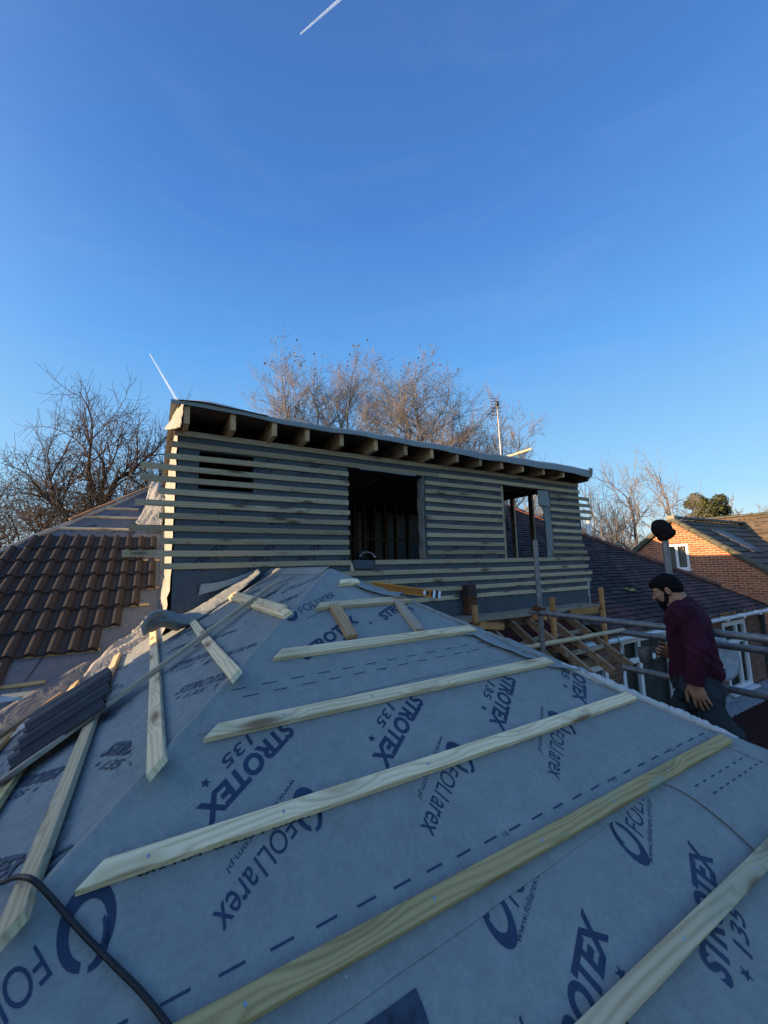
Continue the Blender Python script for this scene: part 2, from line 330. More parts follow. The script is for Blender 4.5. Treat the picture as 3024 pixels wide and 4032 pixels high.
class Ink:
    def __init__(s, fr, h): s.fr = fr; s.h = h; s.v = []; s.f = []
    def put(s, vs, fs):
        b = len(s.v); s.v += vs; s.f += [tuple(i+b for i in f) for f in fs]
    def text(s, body, a, b, h, **kw):              # baseline from a to b in slope coordinates, letter height h (sign = side)
        g, fs, wd = glyphs(body, **kw); a = V(a); b = V(b); d = b-a; L = d.length; n = V((d.y, -d.x))/L
        s.put([tuple(a+d*(x/wd)+n*(y/.72*h)) for x, y in g], fs)
    def star(s, c, r, rot=0):
        vs = []
        for k in range(10):
            a = math.radians(36*k+rot); rr = r if k % 2 == 0 else r*.42; vs.append((c[0]+rr*math.sin(a), c[1]+rr*math.cos(a)))
        vs.append(tuple(c)); s.put(vs, [(k, (k+1) % 10, 10) for k in range(10)])
    def dash(s, a, b, w=.006):
        a = V(a); b = V(b); d = (b-a); n = V((d.y, -d.x)).normalized()*w/2; s.put([tuple(a-n), tuple(b-n), tuple(b+n), tuple(a+n)], [(0, 1, 2, 3)])
    def logo(s, a, b, h):                          # the loop emblem and the mixed-case word
        a = V(a); b = V(b); d = (b-a); L = d.length; e = d/L; n = V((e.y, -e.x))
        m = lambda p: tuple(a+e*p[0]+n*p[1])
        for args in ((.62*h, .62*h, .90*h, .42*h, -250, 55), (.78*h, 1.05*h, .55*h, .26*h, 55, 205)):
            vs, fs = ringpts(*args); s.put([m(p) for p in vs], fs)
        g, fs, wd = glyphs('FOLI', bold=.0, shear=.25); x0 = 1.45*h; w1 = (L-x0)*.52
        s.put([m((x0+x/wd*w1, y/.72*h*.9)) for x, y in g], fs)
        g, fs, wd = glyphs('arex', bold=.004, shear=.25); x1 = x0+w1*1.04; w2 = L-x1
        s.put([m((x1+x/wd*w2, y/.72*h*1.05)) for x, y in g], fs)
    def strotex(s, a, b, h, stars=True):
        s.text('STROTEX', a, b, h, bold=.042)
        a = V(a); b = V(b); d = b-a; e = d/d.length; n = V((e.y, -e.x)); L = d.length
        p = a+e*L*.30-n*h*.95; s.text('135', p, p+e*L*.33, h*.62, bold=.015)
        if stars: s.star(a+e*L*.17-n*h*.6, h*.26, 20); s.star(a+e*L*.80-n*h*.6, h*.26, 20)
    def build(s, name, mat, parent, clips=()):
        me = bpy.data.meshes.new(name); me.from_pydata([(x, y, 0) for x, y in s.v], [], s.f)
        bm = bmesh.new(); bm.from_mesh(me)
        for co, no in clips:
            bmesh.ops.bisect_plane(bm, geom=bm.verts[:]+bm.edges[:]+bm.faces[:], plane_co=(*co, 0), plane_no=(*no, 0), clear_outer=True)
        for v in bm.verts: v.co = s.fr.p(v.co.x, v.co.y, s.h)
        bm.to_mesh(me); bm.free(); return link(name, me, mat, parent)

# ------------------------------------------------------------------ battens
def batten(parent, fr, a0, a1, b, w=.05, t=.024, h0=0., mat=None, cutA=0., cutB=0., nails=(), name='batten', warp=.002, ang=None, uv=None):
    """a timber on slope frame fr from a0 to a1, upper edge at b; cut = extra length on the lower edge at each end"""
    if uv is None: p0 = fr.p(a0, b+w/2, h0+t/2); X = fr.a; L = a1-a0
    else:
        (q0, q1) = uv; p0 = fr.p(*q0, h0+t/2); p1 = fr.p(*q1, h0+t/2); X = (p1-p0).normalized(); L = (p1-p0).length
    Z = fr.n; Y = Z.cross(X); X = Y.cross(Z)
    mw = Matrix(((X.x, Y.x, Z.x, p0.x), (X.y, Y.y, Z.y, p0.y), (X.z, Y.z, Z.z, p0.z), (0, 0, 0, 1)))
    m = MB(); n = max(3, int(L/.15)); bw = .0022; sgn = -1 if Y.dot(fr.b) > 0 else 1
    prof = [(-w/2+bw, t/2), (-w/2, t/2-bw), (-w/2, -t/2), (w/2, -t/2), (w/2, t/2-bw), (w/2-bw, t/2)]
    rows = []; ph = random.random()*6
    for i in range(n+1):
        u = i/n; wy = warp*math.sin(ph+u*5); r = []
        for (y, z) in prof:
            lo_ = (.5-sgn*y/w) if True else 0       # 1 at the lower edge
            x = L*u - cutA*lo_*(1-u)*1 + cutB*lo_*u
            r.append((x, y+wy, z))
        rows.append(r)
    k = len(prof); b0 = 0
    for r in rows: m.v += r
    for i in range(n):
        for j in range(k): m.f.append((i*k+j, i*k+(j+1) % k, (i+1)*k+(j+1) % k, (i+1)*k+j))
    m.f.append(tuple(range(k))); m.f.append(tuple(n*k+j for j in range(k)))
    o = m.build(name, mat or W_NEW, parent, mw=mw)
    for u in nails:
        nn = MB().tube([(0, 0, -.001), (0, 0, .0012)], .0046 if t > .02 else .003, 8)
        q = mw @ Matrix.Translation((L*u, random.uniform(-.1, .1)*w, t/2))
        link('nail_head', nn.mesh('nail_head'), NAILM, o, q)
    return o
# ================================================================== THE SETTING
g = MB(); n = 24
g.grid([[(-400+i*40, -200+j*40, -6.2+.0*i) for i in range(21)] for j in range(21)])
def groundm():
    t = NT('garden_ground', .95); co = t.co(); c = t.ramp(t.noise(co, .35, 5, .6), [(.4, (.04, .07, .02)), (.6, (.10, .095, .07))]); t.col(c); return t.m
tag(g.build('ground', groundm(), fix=False), 'green and brown garden ground far below the roofs', None, None, 'structure')
try: del bpy.data.objects['ground']['label']
except Exception: pass

# ---- big old house -------------------------------------------------
T30 = math.radians(30)
def tx(x, y, h=0): return TF.p(x, (6.5456-y)/math.cos(T30), h)
def hipL(y): return -1.59+.677*(y-6.48)
def hipR(y): return 10.1+(9.31-y)*(13.36-10.1)/(9.31-4.02)
house = thing('old_house', 'big old house, brown roll tiles left of the dormer and dark plain tiles right', 'house', (3, 4.05, -6.2))
TN = TF.n
m = MB()
m.slab([tx(hipL(9.31), 9.31), tx(.17, 9.31), tx(.17, 4.92), tx(-1.0, 3.86), tx(hipL(3.86), 3.86)], TN, .05)
m.build('roof_underlay', felt('shade_toned_underlay', (.125, .14, .155), .8, 6.), house)  # underlay colour darkened in place of shade below the tiles
m = MB(); m.slab([tx(.17, 9.31, -.002), tx(hipR(9.31), 9.31, -.002), tx(hipR(8.75), 8.75, -.002), tx(.17, 8.75, -.002)], TN, .05)
m.slab([tx(6.43, 8.75, -.002), tx(hipR(8.75), 8.75, -.002), tx(hipR(3.87), 3.87, -.002), tx(6.43, 3.87, -.002)], TN, .05)
m.build('roof_deck', W_OLD, house)
# side and back slopes so the house is closed
m = MB(); zr = tx(0, 9.31).z; ze = tx(0, 3.86).z
m.quad((hipL(9.31), 9.31, zr), tuple(tx(hipL(3.86), 3.86)), (hipL(3.86), 14.7, ze), (hipL(3.86)+.1, 14.75, ze))
m.quad((hipL(9.31), 9.31, zr), (hipL(3.86), 14.75, ze), (13.4, 14.75, ze), (10.1, 9.31, zr))
m.quad((10.1, 9.31, zr), (13.4, 14.75, ze), tuple(tx(hipR(3.86), 3.86)))
m.build('back_slope', TILE_R, house, uv=True)
# left part: felt battens above the tiles, hip edge roll
for q0, q1 in (((211, 2072), (512, 2083)), ((325, 2028), (615, 2040)), ((420, 1998), (545, 2002)), ((0, 2748), (182, 2700))):
    a0, b0 = TF.px(*q0, .02); a1, b1 = TF.px(*q1, .02)
    batten(house, TF, a0, a1, (b0+b1)/2, mat=W_NEW, nails=(.3, .8) if q0[0] else ())
ink = Ink(TF, .0015)
for (x, b) in ((-1.0, -.55), (-.5, -.55), (-.75, -1.0), (-.3, -1.0), (-.3, -1.5)):
    ink.strotex((x, b), (x+.30, b-.24), .06, False)
ink.logo((-.9, 2.3), (-.6, 2.05), .06); ink.strotex((-.35, 2.15), (-.02, 1.9), .06)
ink.build('printed_lettering', INKW, house, [((-.0+hipL(6.5456), 0), (-1, .58))])
def edge_roll(p, q, r, mat, parent, name, seed=0, nseg=26, wob=.012):
    random.seed(seed); p, q = V(p), V(q)
    pts = [p.lerp(q, i/nseg)+V((random.uniform(-wob, wob), random.uniform(-wob, wob), random.uniform(-wob, wob)*.7)) for i in range(nseg+1)]
    return MB().tube(pts, [r*(.8+.5*random.random()) for _ in pts], 8).build(name, mat, parent, smooth=True)
edge_roll(tx(hipL(9.31), 9.31, .01), tx(hipL(4.5), 4.5, .01), .028, FELTC, house, 'hip_felt_fold', 1)
m = MB()
for i in range(9):                                # loose crumpled felt laid over the hip by the dormer
    pass
m = MB(); P0, P1 = tx(hipL(8.9)-.03, 8.9, .05), tx(hipL(7.3)-.03, 7.3, .05); m.bar(P0, P1, .035, .03); m.build('hip_batten', W_OLD, house)

def roll_tiles(name, fr, rows, gauge, pitch, x0, mat, parent, r=.034, lap=.05, base=.012, th=.016, seed=3, pans=True):
    """rows: list of (row index, x_left, x_right) clipped in x; roll centres at x0 + k*pitch"""
    rnd = random.Random(seed); m = MB(); uv = []
    for (j, xl, xr) in rows:
        k0 = math.floor((xl-x0)/pitch); k1 = math.ceil((xr-x0)/pitch)
        xs = []
        for k in range(k0, k1+1):
            c = x0+k*pitch
            for d, hh in ((-.075, .004), (-.045, .0), (-.040, .006), (-.036, .016), (-.028, .026), (-.015, .034), (0, .037), (.015, .034), (.028, .026), (.036, .016), (.040, .004), (.052, .001), (.0545, .006), (.057, .001)):
                d2 = d*pitch/.15; hh *= r/.034
                if xl-1e-6 <= c+d2 <= xr+1e-6: xs.append((c+d2, hh))
        sb = (j-1)*gauge; st = sb-gauge-lap
        rows_ = []
        for (s, hb, cut) in ((st, base*.2, 0), (sb-.004, base+th, 0), (sb, base+th-.003, 0), (sb, base, 1)):
            rows_.append([fr.p(x+rnd.uniform(-.0006, .0006), s+(.002*math.sin(x*40+j)), hb+(hh if not cut else max(0, hh-th*.9))) for x, hh in xs])
        m.grid(rows_)
    o = m.build(name, mat, parent, smooth=False, uv=False, fix=False)
    return o
X0 = .0017
rgt = {1: 0, 2: 1, 3: 0, 4: 0, 5: 1, 6: 2, 7: 3, 8: 7, 9: 10, 10: 13}
rows = []
for j in range(1, 10):
    y = 6.5456-(j-1)*.3018; rows.append((j, hipL(y+.15)+.07, X0-rgt[j]*.15+.052))
roll_tiles('roll_tiles', TF, rows, .3485, .15, X0, ROLL, house)
# exposed batten ends under the tiles
for j, x1 in ((2, .12), (4, .1), (5, -.0), (6, -.25), (7, -.38), (8, -.72)):
    batten(house, TF, -1.2, x1, (j-1)*.3485-.045, mat=W_BRN, w=.04, t=.014)

def plain_rows(name, fr, s0, s1, gauge, fl, fr_, mat, parent, th=.014, seed=1, step=.5, sag=.006):
    rnd = random.Random(seed); m = MB(); me_uv = []
    n = int((s1-s0)/gauge)
    for j in range(n):
        sa = s0+j*gauge; sb = sa+gauge; xl, xr = fl(sb), fr_(sb)
        xl0, xr0 = fl(sa), fr_(sa)
        if xr-xl < .05: continue
        k = max(1, int((xr-xl)/.165)); A_, B_, C_ = [], [], []
        for i in range(k+1):
            u = i/k; x = xl+(xr-xl)*u; xt = max(xl0, min(xr0, x)); jt = rnd.uniform(-.002, .003); js = rnd.uniform(-.005, .005)
            w = sag*math.sin(x*1.7+sa*.8)+sag*.6*math.sin(x*4.1+sa*2)
            A_.append((xt, sa-.01, .006+w)); B_.append((x, sb+js, .006+th+jt+w)); C_.append((x, sb+js, .002+w))
        for R_ in ((A_, B_), (B_, C_)):
            b = len(m.v)
            for r in R_:
                for (x, s, h) in r: m.v.append(tuple(fr.p(x, s, h))); me_uv.append((x, s-s0+ (0.0 if r is not C_ else 0)))
            q = k+1
            for i in range(k): m.f.append((b+i, b+q+i, b+q+i+1, b+i+1))
    me = m.mesh(name, fix=False); uvl = me.uv_layers.new(name='uv')
    for p in me.polygons:
        for li in p.loop_indices: uvl.data[li].uv = me_uv[me.loops[li].vertex_index]
    return link(name, me, mat, parent)
yy = lambda s: 6.5456-s*math.cos(T30)
plain_rows('plain_tiles', TF, -3.19, 3.12, .13, lambda s: 6.44 if yy(s) < 8.72 else .17, lambda s: hipR(yy(s))-.03, TILE_R, house, th=.022)
HIPC = plain('red_brown_hip_tile', (.16, .065, .045), .8, var=.35, scale=14); HIPO = plain('orange_hip_tile', (.42, .15, .07), .8, var=.3, scale=14)
def hip_caps(parent, p, q, L, r, mat, mat2=None, nlast=0, name='hip_tile'):
    p, q = V(p), V(q); n = int((q-p).length/L); d = (q-p)/n; out = []
    for i in range(n):
        a = p+d*i; b = a+d*1.06; m = MB(); t = d.normalized(); sd = t.cross(V((0, 0, 1))).normalized(); u = sd.cross(t)
        R_ = []
        for (c, rr, hh) in ((a, r*.92, 0), (b, r*1.08, .012)):
            R_.append([c+sd*rr*math.cos(math.radians(k))*1.25+u*(rr*math.sin(math.radians(k))*.75+hh-.03) for k in range(-12, 193, 17)])
        R_.append([x-u*.014 for x in R_[1]]); m.grid(R_)
        m.build(name, mat2 if (mat2 and i >= n-nlast) else mat, parent, smooth=True)
hip_caps(house, tx(hipR(9.31), 9.31, .05), tx(hipR(4.0), 4.0, .04), .33, .085, HIPC, HIPO, 3)
hip_caps(house, tx(.3, 9.31, .05), tx(10.1, 9.31, .05), .45, .085, HIPC, name='ridge_tile')
# walls, gutter, windows
def wall_with_holes(name, y, x0, x1, z0, z1, holes, mat, parent, th=.1, face=-1):
    xs = sorted({x0, x1, *[h[0] for h in holes], *[h[1] for h in holes]}); zs = sorted({z0, z1, *[h[2] for h in holes], *[h[3] for h in holes]})
    inside = lambda x, z: any(h[0] < x < h[1] and h[2] < z < h[3] for h in holes)
    bm = bmesh.new(); vd = {}
    def vv(x, z, yy_):
        k = (round(x, 5), round(z, 5), round(yy_, 5))
        if k not in vd: vd[k] = bm.verts.new((x, yy_, z))
        return vd[k]
    nx, nz = len(xs)-1, len(zs)-1; solid = [[not inside((xs[i]+xs[i+1])/2, (zs[j]+zs[j+1])/2) for j in range(nz)] for i in range(nx)]
    yb = y-face*th
    for i in range(nx):
        for j in range(nz):
            if not solid[i][j]: continue
            a, b, c, d = xs[i], xs[i+1], zs[j], zs[j+1]
            bm.faces.new([vv(a, c, y), vv(b, c, y), vv(b, d, y), vv(a, d, y)]); bm.faces.new([vv(a, c, yb), vv(a, d, yb), vv(b, d, yb), vv(b, c, yb)])
            for (di, dj, e) in ((-1, 0, ((a, c), (a, d))), (1, 0, ((b, c), (b, d))), (0, -1, ((a, c), (b, c))), (0, 1, ((a, d), (b, d)))):
                ii, jj = i+di, j+dj
                if not (0 <= ii < nx and 0 <= jj < nz) or not solid[ii][jj]:
                    (p, q), (r, s) = e; bm.faces.new([vv(p, q, y), vv(r, s, y), vv(r, s, yb), vv(p, q, yb)])
    bmesh.ops.recalc_face_normals(bm, faces=bm.faces); me = bpy.data.meshes.new(name); bm.to_mesh(me); bm.free(); uvbox(me)
    return link(name, me, mat, parent)
BLIND = plain('pale_blind', (.25, .25, .235), .8, var=.12, scale=6)
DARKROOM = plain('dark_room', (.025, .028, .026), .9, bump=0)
def window(parent, o, ex, w, h, cols, rows, fw=.055, blind=None, sill=True, depth=.07, out=None, slats=False):
    """casement window: o = lower-left corner on the wall face, ex = along the wall, cols/rows = inner bar positions"""
    o = V(o); ex = V(ex).normalized(); ez = V((0, 0, 1)); en = out or ex.cross(ez)
    f = MB(); B = lambda a0, a1, b0, b1, n0, n1: f.obox(o+ex*(a0+a1)/2+ez*(b0+b1)/2+en*(n0+n1)/2, ex*(a1-a0)/2, ez*(b1-b0)/2, en*(n1-n0)/2)
    B(0, fw, 0, h, -depth, .012); B(w-fw, w, 0, h, -depth, .012); B(fw, w-fw, 0, fw, -depth, .012); B(fw, w-fw, h-fw, h, -depth, .012)
    for c in cols: B(c-fw*.5, c+fw*.5, fw, h-fw, -depth+.01, .009)
    cs = [fw]+list(cols)+[w-fw]
    for (c0, c1, r) in rows: B(c0+fw*.5, c1-fw*.5, r-fw*.5, r+fw*.5, -depth+.01, .006)
    fo = f.build('window_frame', PVC, parent)
    p = MB().obox(o+ex*w/2+ez*h/2-en*(depth*.6), ex*(w/2-fw*.6), ez*(h/2-fw*.6), en*.004); p.build('pane', GLASS if not blind else GLASSC, fo)
    if blind:
        b = MB()
        if slats:
            k = int(w/.09)
            for i in range(k): b.obox(o+ex*(fw+(i+.5)*(w-2*fw)/k)+ez*h/2-en*(depth+.05), ex*.043+en*.012, ez*(h/2-fw), en*.002)
        else:
            rr = []
            for zz in (0, h):
                rr.append([o+ex*(w*i/40)+ez*zz-en*(depth+.05+.012*math.sin(i*1.9)) for i in range(41)])
            b.grid(rr)
        b.build('blind', blind, fo)
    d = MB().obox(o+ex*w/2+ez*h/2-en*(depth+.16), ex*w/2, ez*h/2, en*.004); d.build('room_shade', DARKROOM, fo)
    if sill: MB().obox(o+ex*w/2-ez*.03+en*.03, ex*(w/2+.06), ez*.022, en*.09).build('window_sill', PVC, fo)
    return fo
def clearglass():
    t = NT('clear_glass', .03, 0, .6); t.col((.50, .53, .53)); t.b.inputs['Transmission Weight'].default_value = 1.; t.b.inputs['IOR'].default_value = 1.1
    return t.m
GLASSC = clearglass()
EX = V((1, 0, 0))
wh = [(7.0, 9.95, -3.0, -1.34), (10.95, 12.15, -2.88, -1.42)]
wall_with_holes('brick_wall', 4.08, -1.2, 13.2, -6.2, -1.24, wh, BRICKD, house, .25)
m = MB(); m.box(12.95, 13.2, 4.33, 14.4, -6.2, -1.24); m.box(-3.2, -2.95, 4.33, 14.4, -6.2, -1.24); m.box(-2.95, 12.95, 14.15, 14.4, -6.2, -1.24); m.box(-3.2, -1.2, 4.08, 4.33, -6.2, -1.24)
m.build('brick_side_walls', BRICKD, house, uv=True)
window(house, (7.0, 4.08, -3.0), EX, 2.95, 1.66, [.58, 1.62, 2.3], [(0.02, .58, 1.26), (.58, 1.62, 1.26), (1.62, 2.3, 1.26)], .09, BLIND, slats=False, out=V((0, -1, 0)))
window(house, (10.95, 4.08, -2.88), EX, 1.2, 1.46, [.72], [(0.02, .72, 1.02), (.72, 1.18, 1.02)], .09, BLIND, out=V((0, -1, 0)))
gut = MB(); R_ = []
for x in (5.75, 13.5): R_.append([(x, 3.80+.055*math.cos(math.radians(a)), -1.235+.055*math.sin(math.radians(a))) for a in range(180, 361, 15)]+[(x, 3.85, -1.232), (x, 3.84, -1.24)]+[(x, 3.80+.05*math.cos(math.radians(a)), -1.235+.05*math.sin(math.radians(a))) for a in range(360, 179, -15)])
gut.grid(R_); go = gut.build('gutter', PVC, house, smooth=True)
for x in (10.4, 11.25, 12.15, 12.95): MB().box(x-.02, x+.02, 3.735, 3.865, -1.30, -1.215).build('gutter_bracket', PVC, go)
MB().box(5.75, 13.35, 3.87, 4.075, -1.30, -1.285).build('soffit_board', PVC, house)
MB().box(13.05, 13.13, 3.99, 4.07, -5.9, -1.3).build('downpipe', plain('dark_grey_pipe', (.06, .065, .07), .5), house)

# ---- loft dormer ---------------------------------------------------
dorm = thing('loft_dormer', 'unfinished flat-roofed loft dormer wrapped in grey membrane and green-tinged battens', 'dormer', (3.3, 4.2, -1))
DX0, DX1, DY = .175, 6.41, 4.2
holes = [(.36, .885, .795, 1.175), (1.97, 3.06, .066, 1.18), (4.51, 5.58, .066, 1.178)]
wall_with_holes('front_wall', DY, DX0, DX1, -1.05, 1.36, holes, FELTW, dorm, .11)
DF = Fr((0, DY, 1.353), (1, 0, 0), (0, 0, -1))
# cheeks
m = MB(); m.slab([(DX0, 4.313, 1.36), (DX0, 8.7, 1.36), (DX0, 8.7, tx(0, 8.7).z), (DX0, 4.313, tx(0, 4.313).z)], (-1, 0, 0), .1); m.build('left_cheek', FELTC, dorm)
ck = MB()                                         # crumpled felt over the cheek face
rnd = random.Random(5); R_ = []
for i in range(40):
    z = 1.45-i*.0625; R_.append([(DX0-.012-.02*rnd.random()*(1 if 0 < j < 11 else .4)-(.0 if z > -.2 else .05*rnd.random()), 4.19+j*.42, max(z, tx(0, 4.19+j*.42).z+.02)) for j in range(12)])
ck.grid(R_).build('cheek_felt', FELTC, dorm)
for i, y in enumerate((4.28, 4.70, 5.18, 5.64, 6.10, 6.56, 7.0, 7.45)):
    zb = tx(0, y).z; zb = max(zb, -.6)
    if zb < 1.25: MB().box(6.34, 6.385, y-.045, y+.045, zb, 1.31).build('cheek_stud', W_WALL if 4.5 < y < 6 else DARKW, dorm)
MB().box(6.335, 6.39, 4.32, 8.2, 1.312, 1.358).build('head_plate', DARKW, dorm)
# rafters
RX = [onY(x, y, 3.93).x for x, y in ((736, 1630), (919, 1665), (1081, 1695), (1212, 1715), (1347, 1735), (1480, 1755), (1599, 1775), (1699, 1790), (1799, 1805), (1894, 1815), (1978, 1835), (2060, 1850), (2142, 1860), (2218, 1870))]
for i, x in enumerate(RX):
    r_ = MB(); y0 = 3.93+rnd.uniform(-.012, .012); r_.box(-2.4, 2.4, -.024, .024, -.085, .085)
    mw = Matrix.Translation((x, y0+2.4, 1.432)) @ Matrix.Rotation(math.radians(90), 4, 'Z') @ Matrix.Rotation(rnd.uniform(-.03, .03), 4, 'X')
    r_.build('rafter', W_RAF, dorm, mw=mw)
MB().box(DX0-.03, DX1+.05, 3.96, 8.75, 1.522, 1.542).build('roof_deck', DARKW, dorm)
# roof membrane with a drooping front edge
N = 90; top = []; rnd = random.Random(11)
def drape(i): x = DX0-.09+(DX1+.07-DX0)*i/N; return x
ph = [rnd.uniform(0, 6) for _ in range(6)]
rows = [[], [], [], [], [], []]
for i in range(N+1):
    x = drape(i); w = .5*math.sin(x*2.1+ph[0])+.3*math.sin(x*5.3+ph[1])+.2*math.sin(x*11+ph[2])
    lift = .03*math.exp(-((x-.45)/.35)**2)
    rows[0].append((x, 8.9, 1.552)); rows[1].append((x, 4.6, 1.551+.004*w)); rows[2].append((x, 3.99, 1.552+.006*w+lift))
    rows[3].append((x, 3.925-.012*w, 1.545+.008*w+lift)); rows[4].append((x, 3.90-.015*w, 1.528-.006*x+.008*w+lift)); rows[5].append((x, 3.898-.02*w, 1.500-.014*x+.012*w+lift*.8))
m = MB(); m.grid(rows); ro = m.build('roof_membrane', FELT, dorm, smooth=True)
# folded corners of the membrane
def patch(name, mat, parent, P, div=8, amp=.015, seed=0, smooth=True, thick=.0015):
    """bilinear-ish crumpled sheet through a grid of control points (rows of equal length)"""
    rnd = random.Random(seed); A_ = [[V(p) for p in r] for r in P]; nr, nc = len(A_), len(A_[0]); R_ = []
    def cr(p0, p1, p2, p3, t): return ((p1*2)+(p2-p0)*t+(p0*2-p1*5+p2*4-p3)*t*t+(p1*3-p0-p2*3+p3)*t*t*t)*.5
    def line(L, u):
        k = min(int(u), len(L)-2); t = u-k; g = lambda i: L[max(0, min(len(L)-1, i))]; return cr(g(k-1), g(k), g(k+1), g(k+2), t)
    for i in range((nr-1)*div+1):
        u = i/div; row = [line([A_[k][c] for k in range(nr)], u) for c in range(nc)]
        R_.append([line(row, j/div) for j in range((nc-1)*div+1)])
    ni, nj = len(R_), len(R_[0]); ks = [(rnd.uniform(.5, 2.2), rnd.uniform(.5, 2.2), rnd.uniform(0, 6), rnd.uniform(.4, 1)) for _ in range(6)]
    nrm = (R_[-1][0]-R_[0][0]).cross(R_[0][-1]-R_[0][0]).normalized()
    for i in range(ni):
        for j in range(nj):
            f = sum(a*math.sin(kx*i*6/div*1.2+ky*j*6/div*1.2+p) for kx, ky, p, a in ks)/3; e = 1.0 if 0 < i else .2
            R_[i][j] = R_[i][j]+nrm*f*amp*e+V((rnd.uniform(-1, 1), rnd.uniform(-1, 1), rnd.uniform(-1, 1)))*amp*.12
    o = MB().grid(R_).build(name, mat, parent, smooth=smooth); 
    s = o.modifiers.new('thickness', 'SOLIDIFY'); s.thickness = thick
    return o
patch('folded_membrane_corner', FELTC, dorm, [[onY(728, 1575, 3.885), onY(706, 1588, 4.05), onY(690, 1600, 4.5)], [onY(720, 1622, 3.90), onY(690, 1640, 4.12), onY(668, 1655, 4.7)], [onY(712, 1682, 3.93), onY(676, 1690, 4.18), onY(646, 1692, 4.8)]], 6, .008, 2)
patch('folded_membrane_corner', FUND, dorm, [[(.13, 3.885, 1.545), (.35, 3.880, 1.560), (.65, 3.880, 1.548), (.95, 3.885, 1.535)], [(.13, 4.1, 1.575), (.35, 4.0, 1.60), (.65, 4.0, 1.585), (.95, 4.1, 1.56)], [(.13, 4.6, 1.56), (.35, 4.5, 1.57), (.65, 4.5, 1.565), (.95, 4.6, 1.555)]], 6, .004, 22)  # pale underside colour puts the sunlit white into this fold
patch('folded_membrane_corner', FELT, dorm, [[(6.26, 3.885, 1.56), (6.40, 3.90, 1.555), (6.47, 4.2, 1.55)], [(6.32, 3.90, 1.47), (6.42, 3.93, 1.46), (6.46, 4.2, 1.46)], [(6.35, 3.98, 1.37), (6.41, 4.02, 1.36), (6.43, 4.2, 1.36)]], 6, .003, 4)
for nm_, x_ in (('sun_stop_board', DX0-.012), ('sun_stop_board', DX1-.02)): MB().box(x_, x_+.02, 3.99, 8.7, 1.362, 1.520).build(nm_, W_OLD, dorm)  # boards added to keep low sun out from under the deck
# wall battens
rowz = [1.353-.116*i for i in range(12)]+[-.050, -.162, -.280, -.402]
lx = [671, 660, 636, 542, 544, 621, 529, 627, 512, 630, 491, 645]
rx = [2285, 2289, 2324, 2326, 2329, 2324, 2277, 2288, 2280, 2289, 2298, 2303, 2296, 2309, 2302, 2294]
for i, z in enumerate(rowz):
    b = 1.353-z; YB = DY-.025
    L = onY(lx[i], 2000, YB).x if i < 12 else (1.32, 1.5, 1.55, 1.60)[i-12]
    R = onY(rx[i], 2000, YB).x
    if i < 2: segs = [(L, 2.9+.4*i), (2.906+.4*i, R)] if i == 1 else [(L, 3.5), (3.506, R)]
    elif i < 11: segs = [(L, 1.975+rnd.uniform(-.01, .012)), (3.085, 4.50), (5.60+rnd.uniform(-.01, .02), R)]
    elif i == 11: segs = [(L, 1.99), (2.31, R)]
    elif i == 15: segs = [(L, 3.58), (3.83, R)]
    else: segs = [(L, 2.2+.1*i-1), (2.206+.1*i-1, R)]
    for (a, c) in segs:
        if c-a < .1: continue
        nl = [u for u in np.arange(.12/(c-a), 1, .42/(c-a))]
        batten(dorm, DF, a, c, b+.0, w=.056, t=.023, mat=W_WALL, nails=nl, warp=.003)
# print on the wall membrane
ink = Ink(DF, .0012); rnd = random.Random(3)
for i in range(13):
    for j in range(5):
        x = .35+i*.50+(j % 2)*.22; b = .30+j*.47
        if i*5+j in (3, 11, 22): continue
        if j % 2 == 0: ink.strotex((x, b+.12), (x+.30, b-.13), .07)
        else: ink.logo((x, b+.12), (x+.29, b-.12), .062)
mo = ink.build('printed_lettering', INKW, dorm, [((DX0+.01, 0), (-1, 0)), ((DX1-.01, 0), (1, 0)), ((0, 2.3), (0, 1)), ((0, .02), (0, -1))])
bm = bmesh.new(); bm.from_mesh(mo.data)             # keep print off the openings
kill = [f for f in bm.faces if any(h[0]-.01 < f.calc_center_median().x < h[1]+.01 and h[2]-.01 < f.calc_center_median().z < h[3]+.01 for h in holes)]
bmesh.ops.delete(bm, geom=kill, context='FACES'); bm.to_mesh(mo.data); bm.free()
# horizontal lap of the wall felt, dashes at the foot
dk = Ink(DF, .0016)
for x in np.arange(3.4, 6.2, .11):
    dk.dash((x, 1.86), (x+.05, 1.86), .004); dk.dash((x+.03, 1.92), (x+.08, 1.92), .004)
dk.build('printed_dashes', INKW, dorm)
# reveals: felt returned round the big opening and the right window
patch('opening_felt', FELTC, dorm, [[(3.055, 4.17, 1.18), (3.06, 4.33, 1.17)], [(3.04, 4.17, .6), (3.06, 4.33, .6)], [(3.05, 4.17, .07), (3.06, 4.33, .07)]], 8, .008, 3)
patch('opening_felt', FELT, dorm, [[(2.08, 4.185, 1.195), (2.95, 4.185, 1.19)], [(2.12, 4.165, 1.165), (2.92, 4.16, 1.155)]], 8, .004, 5)
patch('opening_felt', FELT, dorm, [[(5.36, 4.22, 1.17), (5.59, 4.19, 1.17)], [(5.37, 4.22, .93), (5.60, 4.18, .93)], [(5.50, 4.25, .86), (5.60, 4.19, .86)], [(5.53, 4.25, .45), (5.60, 4.18, .45)], [(5.52, 4.25, .08), (5.60, 4.19, .08)]], 6, .008, 7)
m = MB(); m.box(4.515, 4.56, 4.205, 4.30, .07, 1.17); m.build('window_stud', W_WALL, dorm)
